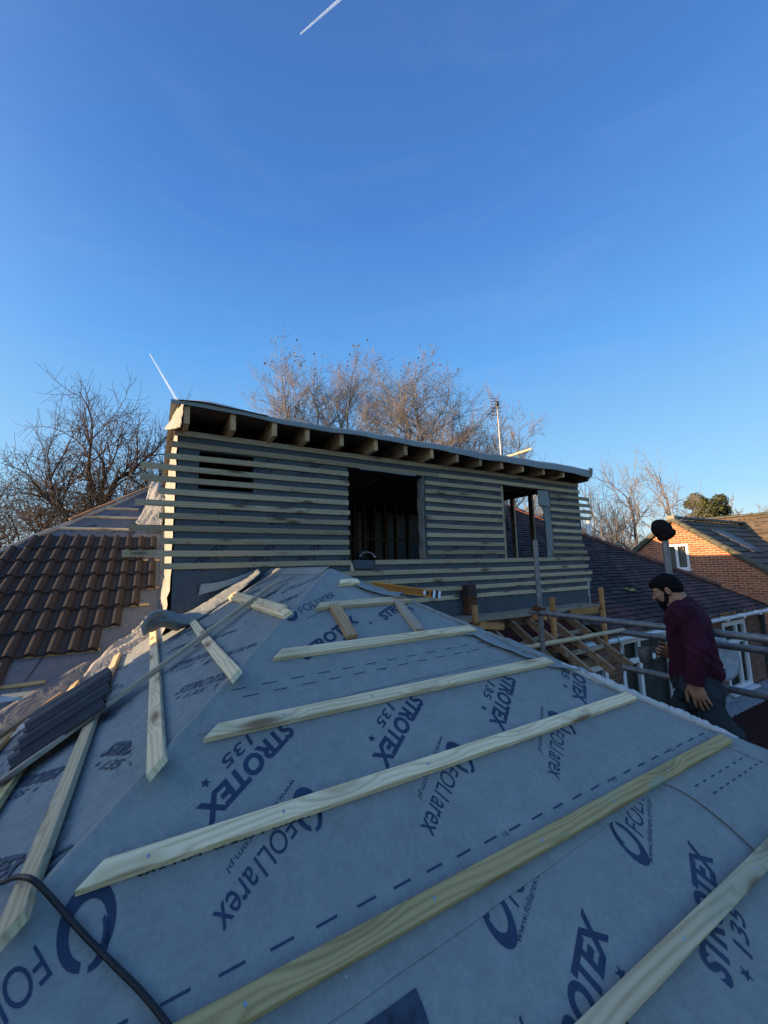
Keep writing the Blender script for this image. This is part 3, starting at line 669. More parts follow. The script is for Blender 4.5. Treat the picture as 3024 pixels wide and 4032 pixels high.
# interior
MB().box(DX0+.12, 6.33, 4.32, 8.6, -.62, -.58).build('floor_deck', DARKW, dorm)
for i, x in enumerate((1.9, 2.25, 2.62, 3.40, 3.62, 3.86, 4.10, 4.36, 4.66, 4.98, 5.3)):
    MB().box(x-.024, x+.024, 6.95, 7.04, -.58, 1.2+.13).build('partition_stud', DARKW, dorm)
for z in (.52, .02): MB().box(1.6, 5.3, 6.97, 7.02, z, z+.05).build('nogging', DARKW, dorm)
MB().box(.6, 6.2, 4.42, 4.5, 1.16, 1.345).build('steel_beam', plain('dark_beam', (.03, .03, .03)), dorm)
m = MB()                                          # old slope seen from inside with felt patches between rafters
for k in range(12): m.box(.4+k*.42, .45+k*.42, 8.5, 8.6, -.58, 1.34)
m.build('back_stud', DARKW, dorm)
MB().box(.3, 6.2, 8.62, 8.66, -.58, 1.34).build('back_membrane', FELT2, dorm)
# skirt of felt at the foot of the right corner, peeled edge
patch('peeled_membrane_edge', FELTC, dorm, [[(6.41, 4.19, -.30), (6.46, 4.16, -.28)], [(6.41, 4.19, -.5), (6.44, 4.17, -.5)], [(6.42, 4.18, -.72), (6.43, 4.16, -.74)]], 6, .004, 9)

# ================================================================== HIPPED ROOF WE STAND ON
roof = thing('hipped_roof', 'hipped extension roof in the foreground covered with blue-grey printed membrane and battens', 'roof', (1.1, 2.6, -3))
K = CP
m = MB(); VM = 3.15
m.slab([MF.p(0, 0, -.012), MF.p(-VM*K, VM, -.012), MF.p(VM*K, VM, -.012)], MF.n, .02)
m.build('front_slope', FELT, roof)
m = MB(); yd = -(4.2-AP.y)
m.slab([LF.p(0, 0, -.012), LF.p(yd, 0, -.012), LF.p(yd, 1.10, -.012), LF.p(-2.45, 1.10, -.012), LF.p(-3.357+.875*VM, VM, -.012), LF.p(VM*K, VM, -.012)], LF.n, .02)
m.build('left_slope', FELT2, roof)
m = MB(); m.slab([RF.p(0, 0, -.012), RF.p(1.587, 0, -.012), RF.p(1.587, 1.95, -.012), RF.p(-1.95*K, 1.95, -.012)], RF.n, .02); m.build('right_slope', FELT2, roof)
m = MB(); e = VM*K; zf = AP.z-VM*SP
m.box(AP.x-e+.3, AP.x+1.70, AP.y-e+.3, 3.9, -6.2, -2.2); m.build('brick_base', BRICKD, roof, uv=True)
# felt courses on the front slope (each laps over the one below)
def sheet(name, fr, poly, h, mat, parent, t=.0022):
    return MB().slab([fr.p(a, b, h) for a, b in poly], fr.n, t).build(name, mat, parent)
def wl(a0, b0, a1, b1, n, amp, seed):             # wavy cut edge
    r = random.Random(seed); return [(a0+(a1-a0)*i/n+r.uniform(-1, 1)*amp*.3, b0+(b1-b0)*i/n+r.uniform(-1, 1)*amp) for i in range(n+1)]
sheet('felt_course', MF, [(-VM*K, VM), (VM*K, VM), (1.7*K+.05, 1.7), (-1.7*K, 1.7)], -.004, FELT, roof)
sheet('felt_course', MF, [(-.9*K, .9), (1.0*K, .9)]+wl(1.87*K, 1.84, .83, 1.866, 6, .002, 1)+wl(.82, 1.87, -.21, 1.918, 10, .0015, 2)+wl(-.22, 1.919, -1.93*K, 1.965, 10, .0015, 3), -.001, FELT, roof)
sheet('felt_course', MF, [(0, 0)]+wl(1.03*K, 1.03, .71, 1.06, 4, .003, 4)+wl(.70, 1.062, -.28, 1.09, 8, .003, 5)+wl(-.3, 1.092, -.915, 1.135, 6, .002, 6)+[(-.93*K-.06, 1.0)], .002, FELT, roof)
rs = [MF.px(x, y) for x, y in ((2607, 3085), (2640, 3095), (2687, 3118), (2745, 3155), (2800, 3197), (2872, 3257), (2915, 3297), (2948, 3327))]
rr = rs+[(.93, 2.2), (.86, 2.3), (.76, 2.36), (.62, 2.42), (.5, 2.62), (1.4, 3.0), (2.9*K, 2.9), (1.80*K, 1.80)]
sheet('felt_course', MF, rr, .0035, FELT, roof)
CH = [((0, 0), (-K, -1)), ((0, 0), (K, -1))]      # clip to the triangle of the slope
# fixed clip normals: keep |a| <= K*b
CH = [((0, 0), V((-1, -K)).normalized()), ((0, 0), V((1, -K)).normalized())]
i1 = Ink(MF, -.0028)                              # lowest course
i1.strotex((.35, 2.31), (.73, 2.10), .072)
i1.logo((-.211, 1.994), (.14, 1.81), .072); i1.text('www.foliarex.com.pl', (-.171, 2.005), (.085, 1.872), .019, bold=0)
i1.logo((.42, 2.02), (.80, 1.81), .072); i1.text('www.foliarex.com.pl', (.455, 2.035), (.71, 1.89), .020, bold=0)
i1.strotex((-.265, 2.275), (.112, 2.083), .072)
i1.strotex((-.70, 2.62), (-.32, 2.41), .072); i1.logo((-.62, 2.34), (-.25, 2.14), .07)
i1.build('printed_lettering', INK, roof, CH)
i2 = Ink(MF, .0002)
for k in (-2, -1, 0, 1, 2): 
    d = .60*k; i2.strotex((-.01+d, 1.15), (-.345+d, 1.40), .068)
for k in (-1, 0, 1):
    d = .63*k; i2.logo((.02+d, 1.43), (-.29+d, 1.665), .070); i2.text('www.foliarex.com.pl', (-.01+d, 1.385), (-.245+d, 1.575), .019, bold=0)
i2.logo((-1.165, 1.50), (-1.44, 1.725), .088)
for x in np.arange(-1.6, 1.6, .115):
    i2.dash((x, 1.775), (x+.058, 1.773)); i2.dash((x+.04, 1.82), (x+.098, 1.818))
for x in (-.02, .62, 1.10): i2.text('15', (x, 1.786), (x+.022, 1.785), .015, bold=0, shear=0)
for x in (.24, .70, 1.18): i2.text('10', (x, 1.831), (x+.022, 1.830), .015, bold=0, shear=0)
i2.build('printed_lettering', INK, roof, CH+[((0, 1.09), (0, -1)), ((0, 1.955), (0, 1))])
i3 = Ink(MF, .0032)
i3.strotex((-.43, .85), (-.03, .60), .068, False); i3.star((-.26, .80), .016); i3.star((.02, .63), .016)
i3.logo((-.43, .54), (-.08, .335), .066); i3.text('www.foliarex.com.pl', (-.33, .545), (-.10, .425), .017, bold=0)
i3.strotex((.12, .62), (.50, .40), .066, False); i3.strotex((-1.0, .90), (-.62, .66), .066)
i3.star((.12, .28), .016)
for x in np.arange(-.78, .95, .125):
    i3.dash((x, .955-(x+.78)*.033), (x+.062, .953-(x+.78)*.033), .0045); i3.dash((x+.04, 1.0-(x+.78)*.033), (x+.102, .998-(x+.78)*.033), .0045)
for x in (-.83, -.13, .42): i3.text('15', (x, .968-(x+.78)*.033), (x+.022, .968-(x+.78)*.033), .014, bold=0, shear=0)
for x in (-.09, .47): i3.text('10', (x, 1.012-(x+.78)*.033), (x+.022, 1.012-(x+.78)*.033), .014, bold=0, shear=0)
i3.build('printed_lettering', INK, roof, CH+[((0, 1.03), (.04, 1))])
i4 = Ink(MF, .0047)
for k in range(11):
    p = V(MF.px(2700, 3120, 0)).lerp(V(MF.px(2985, 2950, 0)), k/10); q = V(MF.px(2780, 3145, 0)).lerp(V(MF.px(3010, 2990, 0)), k/10)
    d = (V(MF.px(2985, 2950, 0))-V(MF.px(2700, 3120, 0))).normalized()*.03
    if k > 0: i4.dash(p, p+d); i4.dash(q, q+d)
i4.text('STROTEX', (.93, 2.62), (1.30, 2.40), .07, bold=.03)
i4.build('printed_lettering', INK, roof, CH)
# dark printed patch at the bottom edge
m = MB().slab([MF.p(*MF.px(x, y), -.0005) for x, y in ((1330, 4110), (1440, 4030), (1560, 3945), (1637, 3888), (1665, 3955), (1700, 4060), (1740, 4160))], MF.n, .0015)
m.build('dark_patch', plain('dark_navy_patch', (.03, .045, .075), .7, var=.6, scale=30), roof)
# left slope courses and print
sheet('felt_course', LF, [(yd+.02, .02), (0, .0), (.60*K, .60)]+wl(.5, .62, -1.3, .70, 8, .004, 8), .0, FELT2, roof)
sheet('felt_course', LF, [(yd+.02, .55), (.55*K, .55), (1.28*K, 1.28)]+wl(1.05, 1.28, -2.2, 1.40, 12, .006, 9)+[(-2.2, 1.1), (yd+.02, 1.08)], -.003, FELT2, roof)
CL = [((0, 0), V((1, -K)).normalized())]
j1 = Ink(LF, -.0078)
for k in range(-3, 3):
    j1.strotex((-.05+.62*k+.15, 1.86), (.27+.62*k+.15, 1.60), .066); (j1.logo((-.1+.62*k, 1.55), (.22+.62*k, 1.31), .06) if k != 1 else 0); j1.logo((.2+.62*k, 2.3), (.52+.62*k, 2.05), .06)
    j1.strotex((0.+.62*k, 2.75), (.32+.62*k, 2.5), .066)
for x in np.arange(-1.5, 1.6, .115): j1.dash((x, 1.98), (x+.058, 1.98)); j1.dash((x+.04, 2.03), (x+.098, 2.03))
j1.build('printed_lettering', INK, roof, CL+[((0, 1.40), (0, -1))])
j5 = Ink(LF, -.0074); j5.strotex((.53, 1.43), (.91, 1.215), .066); j5.build('printed_lettering', INK, roof)
j2 = Ink(LF, -.0016)
for k in range(-4, 3):
    j2.strotex((-.12+.55*k, 1.12), (.2+.55*k, .87), .062); j2.logo((-.3+.55*k, .95), (.0+.55*k, .72), .056)
j2.build('printed_lettering', INK, roof, CL+[((0, .71), (0, -1)), ((0, 1.27), (0, 1))])
j3 = Ink(LF, .0012)
for k in range(-3, 1): j3.strotex((-.1+.5*k, .55), (.18+.5*k, .33), .055); j3.logo((-.2+.5*k, .33), (.05+.5*k, .12), .05)
j3.build('printed_lettering', INK, roof, CL+[((0, .60), (0, 1)), ((yd+.04, 0), (-1, 0))])
# rounded felt folds over the hips and the ridge
def fold(P, parent, name, mat=FELT):
    return MB().grid(P).build(name, mat, parent, smooth=True)
rnd = random.Random(8); R_ = []
for i in range(64):
    v = .02+(VM-.05)*i/63; x = v*K; wob = .004*math.sin(v*9)+.003*math.sin(v*23)
    R_.append([LF.p(x-.09, v+.0, -.013), LF.p(x-.05, v, -.001+wob), LF.p(x-.012, v, .006+wob*.5), (MF.p(-x, v, .008)+LF.p(x, v, .008))/2+V((0, 0, .002)), MF.p(-x+.010, v, .0065+wob*.3), MF.p(-x+.028, v, .001), MF.p(-x+.05, v, -.006)])
fold(R_, roof, 'hip_felt_fold')
R_ = []
for i in range(60):
    a = -1.57+1.57*i/59; R_.append([LF.p(a, .09, .004), LF.p(a, .03, .010), LF.p(a, 0, .014), RF.p(-a, .03, .010), RF.p(-a, .09, .004)])
fold(R_, roof, 'ridge_felt_fold')
# right hip: loose wavy felt edges, pale underside showing
def wavy(pxs, wid, lifts, mat, name, under=False):
    P = [V(MF.px(x, y)) for x, y in pxs]; R_ = []; n = len(P)
    N_ = (n-1)*6
    for i in range(N_+1):
        u = i/6; k = min(int(u), n-2); t = u-k; p = P[k].lerp(P[k+1], t); lf = lifts[k]*(1-t)+lifts[k+1]*t; w = wid[k]*(1-t)+wid[k+1]*t
        R_.append([MF.p(p.x, p.y, .006+lf), MF.p(p.x+w*.5, p.y-w*.3, .008+lf*.6), MF.p(p.x+w, p.y-w*.6, .008), RF.p(0, 0)*0+MF.p(p.x+w*1.1, p.y-w*.55, -.012)])
    return fold(R_, roof, name, mat)
wavy([(1395, 2310), (1440, 2335), (1500, 2350), (1560, 2355)], [.08]*4, [.01, .02, .015, .005], FELT, 'felt_flap')
wavy([(1817, 2506), (1860, 2509), (1910, 2540), (1960, 2557), (2010, 2577), (2063, 2596), (2110, 2600)], [.12, .12, .11, .09, .06, .04, .03], [.003, .014, .020, .014, .020, .012, .004], FELT, 'felt_flap')
wavy([(2152, 2628), (2210, 2640), (2290, 2655), (2350, 2690), (2420, 2725)], [.05, .06, .06, .045, .03], [.002, .014, .02, .012, .006], FELT, 'felt_flap')
def hippipe(v0, v1, r0, mat, seed, dx=.0, name='rolled_felt_edge'):
    rd = random.Random(seed); pts = []; rs_ = []
    for i in range(40):
        v = v0+(v1-v0)*i/39; pts.append(MF.p(v*K+dx+rd.uniform(-.003, .003), v, .004+rd.uniform(-.004, .005))); rs_.append(r0*(.6+.6*math.sin(math.pi*i/39))*(.85+.3*rd.random()))
    return MB().tube(pts, rs_, 10).build(name, mat, roof, smooth=True)
hippipe(1.18, 1.62, .022, FUND, 2, .01); hippipe(1.50, 1.86, .020, FUND, 3, .012); hippipe(.25, 1.2, .012, FELT, 4, .0)
R_ = []
for i in range(40):
    v = 1.80+(VM-1.85)*i/39; x = v*K; w_ = .006*math.sin(v*20)
    R_.append([MF.p(x-.14, v, .006), MF.p(x-.06, v, .009+w_), MF.p(x-.01, v, .018+w_), MF.p(x+.02, v, .008), RF.p(-x+.08, v, .004)])
fold(R_, roof, 'hip_felt_fold')
# battens of the front slope
UB = [(-.005, .118, .19, .03, .0, (.5,)), (-.22, .36, .425, .05, .03, (.12, .42, .75)), (-.53, .63, .775, .055, .03, (.1, .33, .55, .8)),
      (-.845, .93, 1.12, .055, .035, (.13, .35, .55, .78)), (-1.15, 1.22, 1.465, .055, .03, (.04, .19, .42, .63, .82)),
      (-1.46, 1.50, 1.818, .05, .03, (.2, .37, .52, .66, .80, .93)), (-1.8, 1.95, 2.165, .05, .03, (.3, .42, .56, .70, .84)),
      (-2.1, 2.2, 2.515, .05, .03, (.3, .5, .7)), (-2.4, 2.5, 2.865, .05, .03, ())]
for i, (a0, a1, b, ca, cb, nl) in enumerate(UB):
    o = batten(roof, MF, a0, a1, b, w=.052, t=.024, h0=.004, mat=W_BRN if i == 5 else W_NEW, cutA=ca, cutB=cb, nails=nl)
    if i == 5: o['label'] = 'darker brown stained batten with green streaks round its knots'
    if i == 4: stamped = o
sk_ = Ink(Fr(MF.p(0, 1.465+.0535, .004), MF.a, -MF.n), .0)     # black stamp on the batten's lower edge
sk_.fr.n = MF.b; sk_.text('GB 1281A TYPE A  LATVIA'[3:], (-.62, -.004), (-1.08, -.004), .016, bold=.01, shear=0)
so = sk_.build('stamped_lettering', BLKINK, stamped)
# battens of the left slope
for (a0, a1, b, mat, ca, cb, nl) in ((-1.66, .46, .475, W_NEW, 0, 0, (.7, .95)), (-1.60, .80, .845, W_NEW, 0, .05, (.3, .6, .9)),
                                  (-2.35, 1.10, 1.165, W_NEW, 0, .05, (.25, .5, .7, .9)), (-2.40, 1.36, 1.485, W_NEW, 0, .05, (.3, .5, .62, .74, .86, .97)),
                                  (-2.06, 1.75, 1.80, W_BRN, 0, .05, (.3, .6)), (-1.6, 2.0, 2.13, W_BRN, 0, .05, ())):
    batten(roof, LF, a0, a1, b, w=.055, t=.024, h0=.0035, mat=mat, cutA=ca, cutB=cb, nails=nl, warp=.004)
# ================================================================== THINGS ON AND AROUND THE ROOF
def single(name, m, mat, label, cat, group=None, smooth=False, uv=False, kids=()):
    o = m.build(name, mat, None, smooth=smooth, uv=uv); return tag(o, label, cat, group)
# loose timbers
t = batten(None, LF, 0, 0, 0, w=.040, t=.022, h0=.032, mat=W_BRD, uv=((*[LF.px(1108, 2288, .03)[0], LF.px(1108, 2288, .03)[1]],), LF.px(-150, 3185, .045)), name='loose_batten', nails=(.93,))
tag(t, 'long thin grey batten lying loose diagonally across the fixed battens of the left slope', 'batten')
t = batten(None, LF, 0, 0, 0, w=.055, t=.024, h0=.012, mat=W_NEW, uv=(LF.px(893, 2333, .02), LF.px(1117, 2402, .02)), name='loose_batten')
tag(t, 'short pale batten offcut beside the topmost fixed batten of the left slope', 'batten')
t = batten(None, MF, 0, 0, 0, w=.062, t=.028, h0=.006, mat=W_RAF, uv=(MF.px(1314, 2385, .02), MF.px(1388, 2508, .02)), name='loose_batten')
tag(t, 'short reddish-grained offcut leaning downslope between two upper battens, left one of two', 'batten')
t = batten(None, MF, 0, 0, 0, w=.055, t=.026, h0=.006, mat=W_BRD, uv=(MF.px(1566, 2368, .02), MF.px(1652, 2482, .02)), name='loose_batten')
tag(t, 'short pale offcut leaning downslope between two upper battens, right one of two', 'batten')
P, Q = onY(1993, 1800, 5.0), onY(2093, 1768, 4.6)
t = MB().bar(P+(P-Q)*1.6, Q, .045, .035); tag(t.build('loose_batten', W_NEW), 'pale batten sticking up over the roof edge beside the aerial', 'batten')
t = MB().bar(onY(690, 1612, 4.4), onY(675, 1597, 4.4)+V((.0, .0, .0)), .05, .03)
tag(t.build('loose_batten', W_BRD), 'small batten end poking out left of the dormer roof corner', 'batten')
a_, b_ = LF.px(350, 2640+60, .02), LF.px(-60, 2965, .02)
t = batten(None, LF, 0, 0, 0, w=.045, t=.022, h0=.030, mat=W_OLD, uv=(LF.px(245, 2735, .03), LF.px(-120, 2985, .04)), name='loose_batten')
tag(t, 'dark brown batten lying left of the stacked black tiles', 'batten')

# stacked roll tiles (three spare tiles)
def one_tile(name, label, c, ex, ey, mat, TL=.30):
    """ex: across the rolls, ey: along the rolls; 0.33 x 0.42 tile with two rolls"""
    ex, ey = V(ex).normalized(), V(ey).normalized(); ez = ex.cross(ey); m = MB(); prof = []
    for k in (-.075, .075):
        prof += [(k+d, h) for d, h in ((-.085, .004), (-.048, 0), (-.040, .010), (-.030, .028), (-.015, .038), (0, .041), (.015, .038), (.030, .028), (.040, .010), (.048, 0), (.056, .0), (.060, .007), (.064, .0))]
    top = [[V(c)+ex*x+ey*y+ez*(h+.012) for x, h in prof] for y in (-TL, -TL*.5, 0, TL*.5, TL)]
    bot = [[V(c)+ex*x+ey*y+ez*(h-.002) for x, h in prof] for y in (-TL, TL)]
    m.grid(top); m.grid(bot); k = len(prof)
    for T_, B_ in ((top[0], bot[0]), (top[-1], bot[1])): m.grid([T_, B_])
    m.grid([[r[0] for r in (top[0], top[-1])], [bot[0][0], bot[1][0]]]); m.grid([[top[0][-1], top[-1][-1]], [bot[0][-1], bot[1][-1]]])
    o = m.build(name, mat, None, smooth=False, fix=True); return tag(o, label, 'roof tile', 'spare roll tiles stacked on the left slope')
pa, pb = LF.px(78, 2925, .10), LF.px(420, 2705, .10)
e = (LF.p(*pb)-LF.p(*pa)).normalized(); side = LF.n.cross(e).normalized()
cc = (LF.p(*pa, .0)+LF.p(*pb, .0))/2
def stk(d, s, h): return cc+e*d+side*s+LF.n*h
HL_ = (LF.p(*pb)-LF.p(*pa)).length*.5
one_tile('roof_tile', 'lowest of the stacked black roll tiles, its edge nearest the long thin batten', stk(-.03, -.06, .045), side, -e, STACKM, HL_)
one_tile('roof_tile', 'middle one of the stacked black roll tiles on the left slope', stk(.02, .0, .085), side, -e, STACKM, HL_)
one_tile('roof_tile', 'topmost one of the stacked black roll tiles, nearest the tiled roof', stk(.05, .07, .125), side, -e, STACKM, HL_*.97)
# rolled and crumpled loose membrane round the dormer foot
def P_(x, y, Y): return onY(x, y, Y)
roll = patch('rolled_membrane', FELT2, None,
 [[P_(1012, 2238, 4.17), P_(930, 2290, 4.17), P_(840, 2350, 4.16), P_(760, 2400, 4.15), P_(690, 2425, 4.14), P_(640, 2412, 4.12), P_(600, 2428, 4.10)],
  [P_(1022, 2246, 3.98), P_(950, 2300, 4.0), P_(860, 2355, 3.98), P_(790, 2405, 3.94), P_(720, 2420, 3.90), P_(640, 2404, 3.90), P_(575, 2432, 3.90)],
  [P_(1025, 2256, 3.92), P_(960, 2312, 3.9), P_(880, 2372, 3.88), P_(800, 2425, 3.82), P_(740, 2455, 3.78), P_(660, 2440, 3.78), P_(560, 2455, 3.80)],
  [P_(1020, 2260, 3.96), P_(950, 2322, 3.92), P_(870, 2388, 3.92), P_(790, 2442, 3.90), P_(700, 2480, 3.88), P_(640, 2472, 3.9), P_(565, 2500, 3.88)]], 6, .010, 3)
tag(roll, 'curled loose strip of membrane rolling off the foot of the dormer', 'membrane')
t = patch('membrane_curl', FELTC, None, [[P_(574, 2438, 3.80), P_(600, 2412, 3.78), P_(640, 2400, 3.80), P_(655, 2425, 3.85)],
  [P_(555, 2468, 3.72), P_(590, 2418, 3.70), P_(640, 2406, 3.72), P_(662, 2442, 3.80)], [P_(566, 2505, 3.74), P_(585, 2450, 3.74), P_(625, 2430, 3.78), P_(640, 2462, 3.86)]], 6, .004, 4)
tag(t, 'pale curled end of the loose membrane strip above the long batten end', 'membrane')
t = patch('crumpled_membrane', FELTC, None,
 [[tx(-.02, 5.1, .06), tx(.10, 4.95, .08), tx(.18, 4.75, .07)], [tx(-.15, 4.86, .07), tx(0, 4.72, .12), tx(.16, 4.5, .10)], [tx(-.36, 4.62, .07), tx(-.14, 4.50, .10), tx(.08, 4.36, .14)], [tx(-.48, 4.42, .02), tx(-.30, 4.3, .06), tx(-.1, 4.2, .08)]], 7, .03, 6)
tag(t, 'crumpled sunlit membrane with lettering stuffed into the valley at the dormer corner', 'membrane')
t = patch('crumpled_membrane', felt('shade_toned_valley', (.12, .13, .14), .8, 6.), None,  # strip coloured dark in place of shade, since the sun reaches it
 [[tx(-.35, 4.72, .01), tx(-.2, 4.45, .02), tx(0, 4.2, .03)], [tx(-.62, 4.48, .03), tx(-.42, 4.2, .06), tx(-.2, 3.98, .08)], [tx(-.95, 4.2, .03), tx(-.75, 3.95, .05), tx(-.55, 3.75, .06)], [tx(-1.2, 3.9, .0), tx(-1.0, 3.75, .03), tx(-.8, 3.55, .0)]], 7, .005, 7)
tag(t, 'grey crumpled membrane lining the valley left of the stacked tiles', 'membrane')
t = patch('crumpled_membrane', FELTC, None, [[P_(1008, 2243, 4.16), P_(960, 2262, 4.17), P_(870, 2290, 4.175), P_(790, 2300, 4.18)], [P_(1000, 2252, 4.14), P_(955, 2282, 4.15), P_(870, 2318, 4.165), P_(780, 2345, 4.175)]], 7, .006, 8)
tag(t, 'torn sunlit flap of membrane on the wall foot above the rolled strip', 'membrane')
t = patch('membrane_scrap', FUND, None, [[P_(-60, 2735, 3.5), P_(20, 2742, 3.5), P_(112, 2750, 3.5)], [P_(-60, 2772, 3.45), P_(20, 2765, 3.45), P_(60, 2758, 3.48)]], 6, .006, 9)
tag(t, 'folded back white underside of membrane at the left edge below the tiled roof', 'membrane')
t = patch('membrane_scrap', FUND, None, [[LF.p(*LF.px(122, 2822, .09), .09), LF.p(*LF.px(118, 2850, .09), .09)], [LF.p(*LF.px(85, 2850, .07), .07), LF.p(*LF.px(84, 2872, .07), .07)], [LF.p(*LF.px(40, 2902, .02), .02), LF.p(*LF.px(44, 2906, .02), .02)]], 6, .004, 10)
tag(t, 'narrow twisted white membrane strip beside the stacked tiles', 'membrane')
t = patch('crumpled_membrane', FELTC, None, [[tx(-.10, 8.7, .22), tx(.0, 8.6, .24), tx(.14, 8.5, .24)], [tx(-.12, 8.2, .12), tx(.0, 8.1, .20), tx(.14, 8.0, .22)], [tx(-.16, 7.7, .05), tx(-.03, 7.6, .10), tx(.13, 7.5, .14)], [tx(-.26, 7.3, .03), tx(-.08, 7.1, .05), tx(.12, 7.0, .07)]], 6, .022, 12)
tag(t, 'bundled pale membrane piled on the roof left of the dormer cheek', 'membrane')
# ink on the wall foot left of the roll
ik = Ink(DF, .003); ik.logo((.28, 1.86), (.58, 1.70), .075); ik.build('printed_lettering', INKW, dorm)

# spirit level
lv = thing('spirit_level', 'orange spirit level with black and white end cap leaning on the hip', 'spirit level', tuple(dep(1700, 2330, 3.35)))
P, Q = dep(1470, 2306, 3.1), dep(1700, 2338, 3.42)
D_ = (Q-P).normalized(); U_ = V((0, 0, 1)); S_ = D_.cross(U_).normalized(); U_ = S_.cross(D_)
ORG = plain('orange_anodised', (.72, .27, .03), .35, .35, .5, .1, 8, 0); ORD = plain('dark_orange_web', (.38, .14, .02), .45, .3, .5, .1, 8, 0)
def lb(nm, u0, u1, w, h0, h1, mat, par=lv):
    c = (P.lerp(Q, u0)+P.lerp(Q, u1))/2+U_*(h0+h1)/2
    return MB().obox(c, (Q-P)*(u1-u0)/2, S_*w/2, U_*(h1-h0)/2).build(nm, mat, par)
lb('top_flange', 0, 1, .026, .022, .030, ORG); lb('bottom_flange', 0, 1, .026, -.030, -.022, ORG); lb('web', 0.001, .999, .016, -.022, .022, ORD)
lb('end_cap', 1.0, 1.05, .030, -.033, .033, PVC); lb('end_cap', 1.05, 1.10, .031, -.034, .034, BLACKP); lb('end_cap', 1.10, 1.15, .030, -.031, .031, PVC); lb('end_cap', .985, 1.0, .030, -.032, .032, BLACKP)
c = P.lerp(Q, .90); MB().tube([c-S_*.012, c+S_*.0125], .016, 16).build('hand_hole', BLACKP, lv)
c = P.lerp(Q, .86); MB().tube([c-S_*.010, c+S_*.0105], .020, 16).build('vial', PVC, lv)

# saw left in the doorway
sw = thing('circular_saw', 'black and silver circular saw left on the doorway sill', 'saw', (2.25, 4.3, .08))
CH_ = plain('silver_guard', (.5, .5, .52), .3, .8, .5, .1, 8, 0)
R_ = []
cx_, cz_ = 2.24, .105
for r_, y in ((.085, 4.245), (.085, 4.275)): R_.append([(cx_+r_*math.cos(a)*1.25, y, cz_+r_*math.sin(a)*.85) for a in np.linspace(.05, 2.9, 20)])
R2 = [[(cx_+.072*math.cos(a)*1.25, y, cz_+.072*math.sin(a)*.85) for a in np.linspace(.05, 2.9, 20)] for y in (4.275, 4.245)]
MB().grid(R_+R2+[R_[0]]).build('blade_guard', CH_, sw, smooth=True)
MB().tube([(2.14, 4.30, .10), (2.16, 4.30, .16), (2.20, 4.30, .185), (2.27, 4.30, .18), (2.31, 4.30, .15)], .017, 10).build('handle', BLACKP, sw, smooth=True)
MB().tube([(2.20, 4.29, .12), (2.20, 4.40, .12)], [.045, .04], 14).build('motor', BLACKP, sw, smooth=True)
MB().box(2.02, 2.32, 4.22, 4.36, .068, .074).build('base_plate', CH_, sw)
MB().tube([(2.2, 4.33, .12), (2.2, 4.345, .12)], .05, 18).build('blade', CH_, sw)
# membrane flap over the sill and the split wood beside it
t = patch('sill_membrane', FELTW, dorm, [[(2.02, 4.26, .075), (2.3, 4.26, .072)], [(2.02, 4.19, .07), (2.3, 4.19, .068)], [(2.02, 4.185, -.02), (2.3, 4.185, -.03)]], 5, .003, 12)
m = MB().hexa([(1.985, 4.17, -.045), (2.03, 4.17, -.045), (2.03, 4.2, -.045), (1.985, 4.2, -.045)], [(1.98, 4.17, .06), (1.998, 4.17, .05), (1.998, 4.2, .05), (1.98, 4.2, .06)])
tag(m.build('timber_offcut', W_NEW), 'tiny pale split offcut standing at the left end of the doorway sill', 'offcut')

# black cable
pts = []
raw = [(MF, x, y) for x, y in ((225, 3560), (268, 3610), (340, 3690), (450, 3800), (560, 3910), (650, 4020), (720, 4120))]
P3 = [LF.p(*LF.px(-120, 3500, .01), .012), LF.p(*LF.px(0, 3478, .02), .02), LF.p(*LF.px(60, 3455, .045), .045), LF.p(*LF.px(115, 3458, .05), .05), MF.p(*MF.px(160, 3490, .04), .04)]+[MF.p(*MF.px(x, y, .012), .012) for _, x, y in raw]
def smoothpath(P, k=8):
    out = []; g = lambda i: P[max(0, min(len(P)-1, i))]
    for i in range(len(P)-1):
        for j in range(k):
            t = j/k; p0, p1, p2, p3 = g(i-1), g(i), g(i+1), g(i+2)
            out.append(((p1*2)+(p2-p0)*t+(p0*2-p1*5+p2*4-p3)*t*t+(p1*3-p0-p2*3+p3)*t*t*t)*.5)
    return out+[P[-1]]
single('cable', MB().tube(smoothpath(P3), .0062, 10), BLACKP, 'black rubber cable lying over the left hip at the bottom left', 'cable', smooth=True)

# ---- unfinished lean-to roof framing right of the hip ----------------
ex = thing('rafter_frame', 'open timber rafters of an unfinished low roof below the dormer', 'roof frame', (4.5, 3.5, -1.3))
RZ = lambda y: -.745-.577*(3.92-y)
for i, x in enumerate((3.38, 3.78, 4.20, 4.56, 4.95, 5.36)):
    a, b = V((x+.03, 3.98, RZ(3.98)-.05)), V((x-.03, 2.98, RZ(2.98)-.05)); L_ = (b-a); mm = MB()
    mm.bar(a, b, .045, .095); mm.build('rafter', W_OLD, ex)
MB().box(3.2, 6.25, 3.99, 4.05, -.86, -.72).build('ledger', W_OLD, ex)
MB().box(3.1, 5.62, 3.22, 3.32, -1.32, -1.255).build('wall_plate', W_OLD, ex)
P, Q = onY(2020, 2552, 3.42), onY(2442, 2490, 3.55)
batten(ex, Fr((0, 3.45, RZ(3.45)+.002), (1, 0, 0), (0, -CP, -SP)), 3.45, 6.05, -.02, w=.05, t=.03, mat=W_NEW, nails=(.3, .5, .7))
for (a, b) in (((4.05, 3.62, -1.02), (4.6, 3.75, -1.0)), ((4.6, 3.7, -1.0), (5.4, 3.66, -.98)), ((4.5, 3.3, -1.14), (5.3, 3.32, -1.13))): MB().bar(a, b, .03, .05).build('packing_timber', W_BRD, ex)
lw = thing('lean_to_wall', 'low brick wall with white windows under the open rafters', 'wall', (4.4, 3.3, -6.2))
